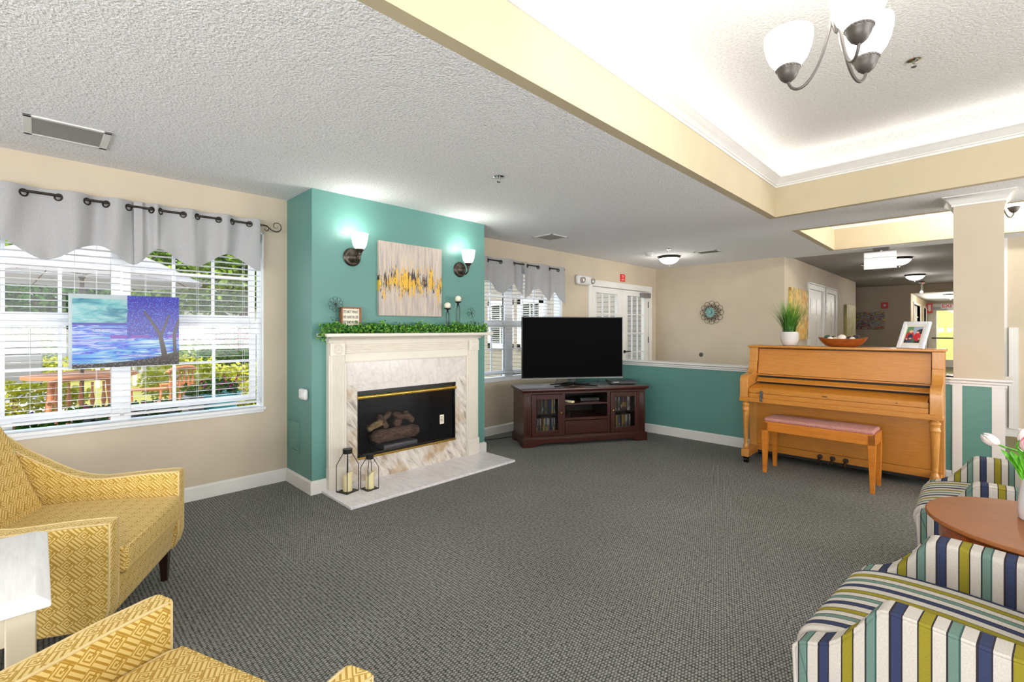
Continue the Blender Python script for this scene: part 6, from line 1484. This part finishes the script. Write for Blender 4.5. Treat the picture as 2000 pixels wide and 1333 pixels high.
for nm, a, b, c_ in (('foliage_bright', (70, 110, 30), (140, 180, 50), (214, 226, 110)), ('foliage_dark', (30, 66, 26), (66, 112, 40), (120, 160, 60)), ('foliage_yellow', (150, 160, 30), (210, 210, 60), (244, 240, 130))):
    t = NT(nm); n_ = t.noise(t.coord(), 6, 3, 0.7); t.base(t.ramp(n_, [(0.35, gsr2(*a)), (0.5, gsr2(*b)), (0.68, gsr2(*c_))])); t.p(rough=0.9, spec=0.0)
    tl = t.add('ShaderNodeBsdfTranslucent'); tl.inputs[0].default_value = gsr(*b); mx = t.add('ShaderNodeMixShader'); mx.inputs[0].default_value = 0.35
    t.link(t.b.outputs[0], mx.inputs[1]); t.link(tl.outputs[0], mx.inputs[2]); t.link(mx.outputs[0], t.n['Material Output'].inputs[0])
g = G(); g.box(-60, xo, -40, 60, -0.30, -0.15); g.box(-60, 60, 22.3, 80, -0.30, -0.15); struct(g, 'ground', 'grass_lawn', 'sunlit lawn')
g = G(); g.prism([(26, -0.3), (70, -0.3), (70, 7.0), (55, 6.0)], 'X', -50, 50); struct(g, 'ground_slope', 'grass_lawn', 'sunlit grassy slope beyond the exit door')
g = G(); g.box(-9.2, xo, -8, 9.2, -0.15, -0.10); g.box(-16, -9.2, -1.0, 0.5, -0.15, -0.11); struct(g, 'patio', 'concrete', 'pale concrete patio')
def foliage(parent, c, r, n, L, mat, seed, name='foliage'):
    rnd = random.Random(seed); g = G()
    for i in range(n):
        d = Vector((rnd.gauss(0, 1), rnd.gauss(0, 1), rnd.gauss(0, 1))); d.normalize(); k = rnd.uniform(0.45, 1.0)**0.5
        p = Vector((c[0]+d.x*r[0]*k, c[1]+d.y*r[1]*k, c[2]+d.z*r[2]*k))
        g.leaf(p, (rnd.uniform(-1, 1), rnd.uniform(-1, 1), rnd.uniform(-0.8, 0.6)), (rnd.uniform(-1, 1), rnd.uniform(-1, 1), rnd.uniform(-1, 1)), L*rnd.uniform(0.7, 1.3), L*0.6)
    return g.build(name, mat, parent, recalc=False, smooth=False)
def dist(px, py, D):   # point at camera-axis distance D
    d = ray(px, py); return Vector((d[0]*D, d[1]*D, CAMH+d[2]*D))
ZG = -0.15
# trees
p0 = dist(476, 730, 13.0); o = thing('tree', 'leafy tree with a thick trunk seen through the right of the big window', 'tree', (p0.x, p0.y, ZG), 0, 'garden trees')
g = G(); g.tube([(0, 0, 0), (0.02, 0.03, 0.9), (0.06, 0.02, 1.7), (0.1, 0.1, 3.2)], [0.24, 0.18, 0.17, 0.12], 12); g.tube([(0.04, 0.02, 1.5), (-0.3, -0.7, 2.0), (-0.5, -1.6, 2.2), (-0.6, -2.4, 2.6)], [0.10, 0.08, 0.06, 0.03], 8); g.build('trunk', 'bark', o, ang=80)
foliage(o, (0.2, -0.9, 3.3), (1.6, 2.5, 1.45), 9500, 0.19, 'foliage_bright', 1)
foliage(o, (0.5, 0.6, 3.6), (1.5, 1.6, 1.6), 4200, 0.19, 'foliage_bright', 2)
for i, (px, py, D, r, n, mt, lab) in enumerate(((75, 590, 15, (2.2, 2.6, 0.9), 5200, 'foliage_dark', 'dark green tree crown left of the umbrella pole, behind the big window'), (20, 475, 19.5, (2.0, 2.6, 1.5), 3800, 'foliage_bright', 'bright tree crown at the top left of the big window'), (300, 500, 19, (2.4, 2.8, 1.8), 4200, 'foliage_bright', 'distant pale tree crown behind the umbrella'), (600, 520, 20, (2.2, 2.2, 2.4), 1400, 'foliage_dark', 'distant tree crown hidden mostly by the chimney breast'))):
    p0 = dist(px, py, D); o = thing('tree', lab, 'tree', (p0.x, p0.y, ZG), 0, 'garden trees'); hz_ = p0.z-ZG
    g = G(); g.cyl((0, 0, 0), (0, 0, hz_), 0.16, 0.08, seg=10); g.build('trunk', 'bark', o); foliage(o, (0, 0, hz_), r, n, 0.24, mt, 20+i)
# shrubs and hedges
for i, (px, py, D, r, n, mt, lab) in enumerate(((68, 690, 14, (0.55, 0.55, 0.9), 1500, 'foliage_bright', 'upright green shrub against the far white house'), (395, 695, 12, (0.6, 0.9, 0.32), 1200, 'foliage_bright', 'clipped light green hedge left of the tree trunk'), (440, 700, 10.6, (0.4, 0.6, 0.24), 1000, 'foliage_dark', 'clipped dark hedge before the tree trunk'),
      (372, 742, 8.6, (0.6, 0.75, 0.42), 1300, 'foliage_yellow', 'yellow-green bush beside the turquoise pot'), (478, 758, 8.2, (0.5, 0.5, 0.42), 1100, 'foliage_yellow', 'yellow-green bush at the right edge of the big window'), (30, 780, 6.6, (0.4, 0.8, 0.25), 900, 'foliage_yellow', 'low yellow-green bush behind the left planter'), (120, 715, 13, (0.7, 1.6, 0.25), 900, 'foliage_yellow', 'low sunlit bush across the garden path'))):
    p0 = dist(px, py, D); o = thing('shrub', lab, 'shrub', (p0.x, p0.y, ZG), 0, 'garden shrubs'); foliage(o, (0, 0, max(r[2]*0.85, p0.z-ZG)), r, n, 0.10, mt, 40+i)
    g = G(); g.cyl((0, 0, 0), (0, 0, max(0.2, p0.z-ZG)), 0.03, seg=8); g.build('stem', 'bark', o)
# distant white house and fence
o = thing('white_house', 'sunlit white house across the garden', 'house', (-33, 4.5, ZG))
g = G(); g.box(-6, 0, -13, 6, 0, 2.9); g.build('wall', 'siding_white', o)
g = G(); g.prism([(-6.4, 2.8), (0.5, 2.8), (-3, 4.6)], 'Y', -13.3, 6.3); g.build('roof', 'grey_metal', o)
for yy in (-9, -5, -1, 3):
    g = G(); g.box(0, 0.06, yy-0.6, yy+0.6, 0.8, 2.1); fr_ = g.build('window', 'white_trim', o); g = G(); g.box(0.06, 0.07, yy-0.5, yy+0.5, 0.9, 2.0); g.build('pane', 'grey_metal', fr_)
o = thing('picket_fence', 'white picket fence beyond the hedges', 'fence', (-15.5, 4.0, ZG))
g = G()
for i in range(34): g.box(-0.02, 0.02, -3+i*0.18, -3+i*0.18+0.09, 0.0, 1.3)
g.build('pickets', 'siding_white', o)
g = G(); g.box(-0.05, -0.02, -3, 3.1, 0.3, 0.4); g.box(-0.05, -0.02, -3, 3.1, 0.95, 1.05); g.build('rails', 'siding_white', o)
# grill
p0 = dist(22, 705, 9.5); o = thing('grill_cart', 'dark barbecue cart outside at the left of the big window', 'grill', (p0.x, p0.y, ZG-0.0))
g = G(); g.box(-0.3, 0.3, -0.45, 0.45, 0.35, 0.95); g.build('cabinet', 'grey_metal', o, 0.03); g = G(); g.cyl((0, -0.42, 0.98), (0, 0.42, 0.98), 0.26, seg=20); g.build('hood', 'black_metal', o)
for sy in (-1, 1):
    for sx in (-1, 1): g = G(); g.box(sx*0.27-0.02, sx*0.27+0.02, sy*0.42-0.02, sy*0.42+0.02, 0, 0.36); g.build('leg', 'black_metal', o)
# umbrella over a round table with two chairs
uc = dist(160, 700, 6.3); uz = dist(160, 566, 6.3).z
o = thing('patio_umbrella', 'large white patio umbrella outside the big window', 'umbrella', (uc.x, uc.y, -0.10))
R_ = 1.38; g = G(); n_ = 8; rimz = uz+0.13+0.10; topz = uz+0.78+0.10
tv = g.bm.verts.new((0, 0, topz)); rings = []
for k in (0.33, 0.66, 1.0):
    ring = []
    for i in range(n_*4):
        a = 2*PI*i/(n_*4)+0.35; sag = 0.05*abs(math.sin(a*4-0.35*4))*k; ring.append(g.bm.verts.new((R_*k*math.cos(a)*(1-sag*0.6), R_*k*math.sin(a)*(1-sag*0.6), topz+(rimz-topz)*k**1.15-sag*0.4)))
    rings.append(ring)
m_ = n_*4
for i in range(m_): g.bm.faces.new((tv, rings[0][i], rings[0][(i+1) % m_]))
for A_, B_ in zip(rings, rings[1:]):
    for i in range(m_): g.bm.faces.new((A_[i], B_[i], B_[(i+1) % m_], A_[(i+1) % m_]))
cn = g.build('canopy', 'umbrella_cloth', o, ang=60); sm = cn.modifiers.new('solid', 'SOLIDIFY'); sm.thickness = 0.004
nt_ = MATS['umbrella_cloth'].node_tree; tl = nt_.nodes.new('ShaderNodeBsdfTranslucent'); tl.inputs[0].default_value = gsr(240, 236, 240); mx = nt_.nodes.new('ShaderNodeMixShader'); mx.inputs[0].default_value = 0.7
nt_.links.new(nt_.nodes['Principled BSDF'].outputs[0], mx.inputs[1]); nt_.links.new(tl.outputs[0], mx.inputs[2]); nt_.links.new(mx.outputs[0], nt_.nodes['Material Output'].inputs[0])
g = G(); g.cyl((0, 0, 0), (0, 0, topz), 0.022, seg=12); g.box(-0.035, 0.035, -0.035, 0.035, rimz-0.22, rimz-0.12); g.box(-0.035, 0.035, -0.035, 0.035, rimz+0.02, rimz+0.12); g.build('pole', 'pewter', o)
for i in range(n_):
    a = 2*PI*i/n_+0.35; g = G(); g.cyl((R_*0.5*math.cos(a), R_*0.5*math.sin(a), topz+(rimz-topz)*0.47-0.02), (0.02*math.cos(a), 0.02*math.sin(a), rimz+0.07), 0.007, seg=6); g.cyl((R_*0.99*math.cos(a), R_*0.99*math.sin(a), rimz-0.005), (0, 0, topz-0.02), 0.006, seg=6); g.build('rib', 'bark', o)
o = thing('patio_table', 'round pale wooden garden table under the umbrella', 'table', (uc.x, uc.y, -0.10)); g = G(); g.lathe((0, 0, 0), [(0.0, 0.78), (0.58, 0.78), (0.58, 0.82), (0.0, 0.82)], 40, closed=True); 
g.build('table_top', 'pale_wood', o, ang=40)
for k in range(4): a = PI/4+PI/2*k; g = G(); g.cyl((0.4*math.cos(a), 0.4*math.sin(a), 0.78), (0.5*math.cos(a), 0.5*math.sin(a), 0), 0.03, seg=8); g.build('leg', 'pale_wood', o)
def garden_chair(px, py, D, rz, label):
    p0 = dist(px, py, D); o = thing('garden_chair', label, 'chair', (p0.x, p0.y, -0.10), rz, 'pale wooden garden chairs')
    g = G(); g.box(-0.26, 0.26, -0.24, 0.24, 0.42, 0.45); g.build('seat', 'pale_wood', o, 0.008)
    g = G(); pts = [(0.27*math.sin(PI*(i/12-0.5)), -0.24-0.0, 0.92-0.05*abs(i/6-1)**2) for i in range(13)]; g.tube(pts, 0.022, 8); g.build('top_rail', 'pale_wood', o)
    for i in range(6):
        x = -0.22+0.088*i; g = G(); g.lathe((x, -0.24, 0), [(0.010, 0.45), (0.018, 0.55), (0.009, 0.62), (0.022, 0.70), (0.010, 0.80), (0.012, 0.88)], 10); g.build('spindle', 'pale_wood', o)
    for sx in (-1, 1):
        g = G(); g.tube([(sx*0.27, -0.24, 0.68), (sx*0.29, 0.0, 0.67), (sx*0.27, 0.22, 0.66)], 0.02, 8); g.tube([(sx*0.27, 0.20, 0.66), (sx*0.25, 0.2, 0.44)], 0.014, 8); g.build('armrest', 'pale_wood', o)
        for sy in (-1, 1): g = G(); g.cyl((sx*0.23, sy*0.21, 0.42), (sx*0.26, sy*0.25, 0), 0.018, seg=8); g.build('leg', 'pale_wood', o)
garden_chair(176, 770, 4.95, 1.4, 'pale wooden garden chair in front of the umbrella pole')
garden_chair(318, 735, 6.1, 2.4, 'pale wooden garden chair right of the umbrella pole')

# planters under the window
def planter(xa, ya, yb, z0, z1, label, flower, mat='planter_brown', d_=0.24):
    o = thing('planter_box', label, 'planter', (xa, (ya+yb)/2, z0), 0, 'flower boxes outside the big window'); h_ = (yb-ya)/2
    g = G(); g.box(-d_/2, d_/2, -h_, h_, 0, z1-z0); g.build('box', mat, o, 0.01); n_ = int(700*(yb-ya))
    rnd = random.Random(int(abs(ya)*1000)+3)
    g = G()
    for i in range(n_): g.leaf((rnd.uniform(-d_/2, d_/2), rnd.uniform(-h_, h_), z1-z0+rnd.uniform(-0.01, 0.09)), (rnd.uniform(-1, 1), rnd.uniform(-1, 1), rnd.uniform(0, 1)), (rnd.uniform(-1, 1), rnd.uniform(-1, 1), 1), 0.05, 0.035)
    g.build('leaves', 'foliage_dark', o, recalc=False, smooth=False)
    for k, fm in enumerate(flower):
        g = G()
        for i in range(int(26*(yb-ya))):
            c_ = Vector((rnd.uniform(-d_/2, d_/2), rnd.uniform(-h_, h_), z1-z0+rnd.uniform(0.05, 0.13)))
            for q in range(5): a = 2*PI*q/5; g.leaf(c_, (0.5, math.cos(a), math.sin(a)), (1, 0, 0), 0.024, 0.022)
        g.build('blossoms', fm, o, recalc=False, smooth=False)
a = dist(28, 800, 3.62); b = dist(214, 800, 3.62*0.93)
xp = -4.95
planter(xp, atX(28, 800, xp).y, atX(131, 800, xp).y, 0.40, 0.56, 'brown flower box with violet pansies outside the left window', ('violet_flower', 'yellow_flower'))
planter(xp, atX(141, 800, xp).y, atX(214, 800, xp).y, 0.40, 0.60, 'brown flower box with magenta flowers outside the left window', ('magenta_flower', 'pink_flower'))
planter(xp, atX(255, 780, xp).y, atX(352, 780, xp).y, 0.40, 0.60, 'brown flower box under the right half of the big window', ('magenta_flower',))
planter(-5.85, atX(362, 765, -5.85).y, atX(392, 765, -5.85).y, 0.335, 0.62, 'grey square planter beside the turquoise pot', ('yellow_flower',), 'planter_grey', 0.3)
g = G(); g.box(-5.15, -4.75, -2.2, 1.15, -0.10, 0.395); struct(g, 'planter_ledge', 'siding_white', 'white ledge carrying the flower boxes')
p0 = atX(428, 770, -5.9); o = thing('garden_pot', 'turquoise garden pot with red flowers on the patio ledge', 'pot', (p0.x, p0.y, 0.335))
g = G(); g.lathe((0, 0, 0), [(0.0, 0), (0.145, 0.0), (0.185, 0.24), (0.21, 0.245), (0.215, 0.29), (0.19, 0.29), (0.0, 0.26)], 32, closed=True); g.build('pot', 'turquoise_pot', o, ang=40)
foliage(o, (0, 0, 0.33), (0.2, 0.2, 0.10), 240, 0.07, 'foliage_dark', 91); foliage(o, (0, 0, 0.38), (0.2, 0.22, 0.10), 70, 0.045, 'magenta_flower', 92, 'blossoms')
g = G(); g.box(p0.x-0.3, p0.x+0.3, p0.y-0.8, p0.y+1.4, -0.10, 0.333); struct(g, 'patio_ledge', 'concrete', 'pale stone ledge on the patio')
p0 = dist(455, 662, 12.0); o = thing('hanging_basket', 'hanging basket of pink flowers before the tree trunk', 'hanging basket', (p0.x, p0.y, p0.z))
g = G(); g.lathe((0, 0, 0), [(0.0, -0.24), (0.14, -0.20), (0.22, -0.05), (0.22, 0.0), (0.0, 0.0)], 20, closed=True); g.build('basket', 'bark', o); foliage(o, (0, 0, 0.03), (0.36, 0.36, 0.19), 420, 0.10, 'foliage_dark', 95); foliage(o, (0, 0, 0.05), (0.38, 0.38, 0.22), 300, 0.09, 'magenta_flower', 96, 'blossoms')
g = G(); g.cyl((0, 0, 0), (0, 0, 2.2), 0.008, seg=6); g.build('hanger', 'black_metal', o)

# wing of the same building, seen through the small window and the french door
YW = 9.6
g = G(); g.box(-16, xo, YW, YW+0.2, -0.15, 3.3); g.box(xo-0.1, xo, 8.2, YW, -0.15, 3.3); struct(g, 'wall_wing', 'siding', 'beige lap siding of the wing outside')
for k, (pa, pb, lab) in enumerate((((955, 572), (1003, 700), 'wing window left'), ((1012, 572), (1062, 700), 'wing window right'))):
    a = atY(pa[0], pa[1], YW); b = atY(pb[0], pb[1], YW); x0_, x1_ = a.x, b.x; z1_, z0_ = 2.15, 0.75
    root = bpy.data.objects.new('window_%d' % (5+k), None); COL.objects.link(root); root['kind'] = 'structure'; root['label'] = lab
    g = G(); w = 0.14; g.box(x0_, x0_+w, YW-0.05, YW, z0_, z1_); g.box(x1_-w, x1_, YW-0.05, YW, z0_, z1_); g.box(x0_, x1_, YW-0.05, YW, z1_-w, z1_); g.box(x0_, x1_, YW-0.05, YW, z0_, z0_+w); g.box(x0_, x1_, YW-0.045, YW, (z0_+z1_)/2-0.04, (z0_+z1_)/2+0.04); xm = (x0_+x1_)/2; g.box(xm-0.012, xm+0.012, YW-0.042, YW, z0_, z1_); g.build('frame', 'white_trim', root)
    g = G(); nb = int((z1_-z0_-0.2)/0.06)
    for i in range(nb): zz = z0_+0.12+i*0.06; g.box(x0_+w, x1_-w, YW-0.030, YW-0.008, zz, zz+0.006, RX(0.5))
    g.build('slats', 'siding_white', root); g = G(); g.box(x0_+w, x1_-w, YW-0.006, YW-0.003, z0_+w, z1_-w); g.build('backing', 'foliage_dark' if False else 'dark_teal', root)
# metal patio chair and gutter pipe by the wing
p0 = atZ(1000, 760, -0.1); p0 = Vector((-6.4, 6.2, -0.10)); o = thing('metal_patio_chair', 'dark slatted metal patio chair outside the small window', 'chair', dist(1003, 735, 8.3)*1.0, 2.4); o.location.z = -0.10
g = G()
for i in range(9): t_ = i/8; g.cyl((-0.24+0.06*i, -0.22, 0.42), (-0.24+0.06*i, -0.40, 0.98), 0.007, seg=6)
g.tube([(-0.26, -0.22, 0.4), (-0.26, -0.41, 1.0), (0.26, -0.41, 1.0), (0.26, -0.22, 0.4)], 0.014, 8); g.build('backrest', 'dark_metal', o)
g = G(); g.box(-0.26, 0.26, -0.24, 0.24, 0.40, 0.42); g.build('seat', 'dark_metal', o)
for sx in (-1, 1):
    for sy in (-1, 1): g = G(); g.cyl((sx*0.25, sy*0.22, 0.41), (sx*0.27, sy*0.27, 0), 0.012, seg=8); g.build('leg', 'dark_metal', o)
    g = G(); g.tube([(sx*0.27, -0.32, 0.66), (sx*0.28, 0.2, 0.64), (sx*0.27, 0.22, 0.42)], 0.012, 8); g.build('armrest', 'dark_metal', o)
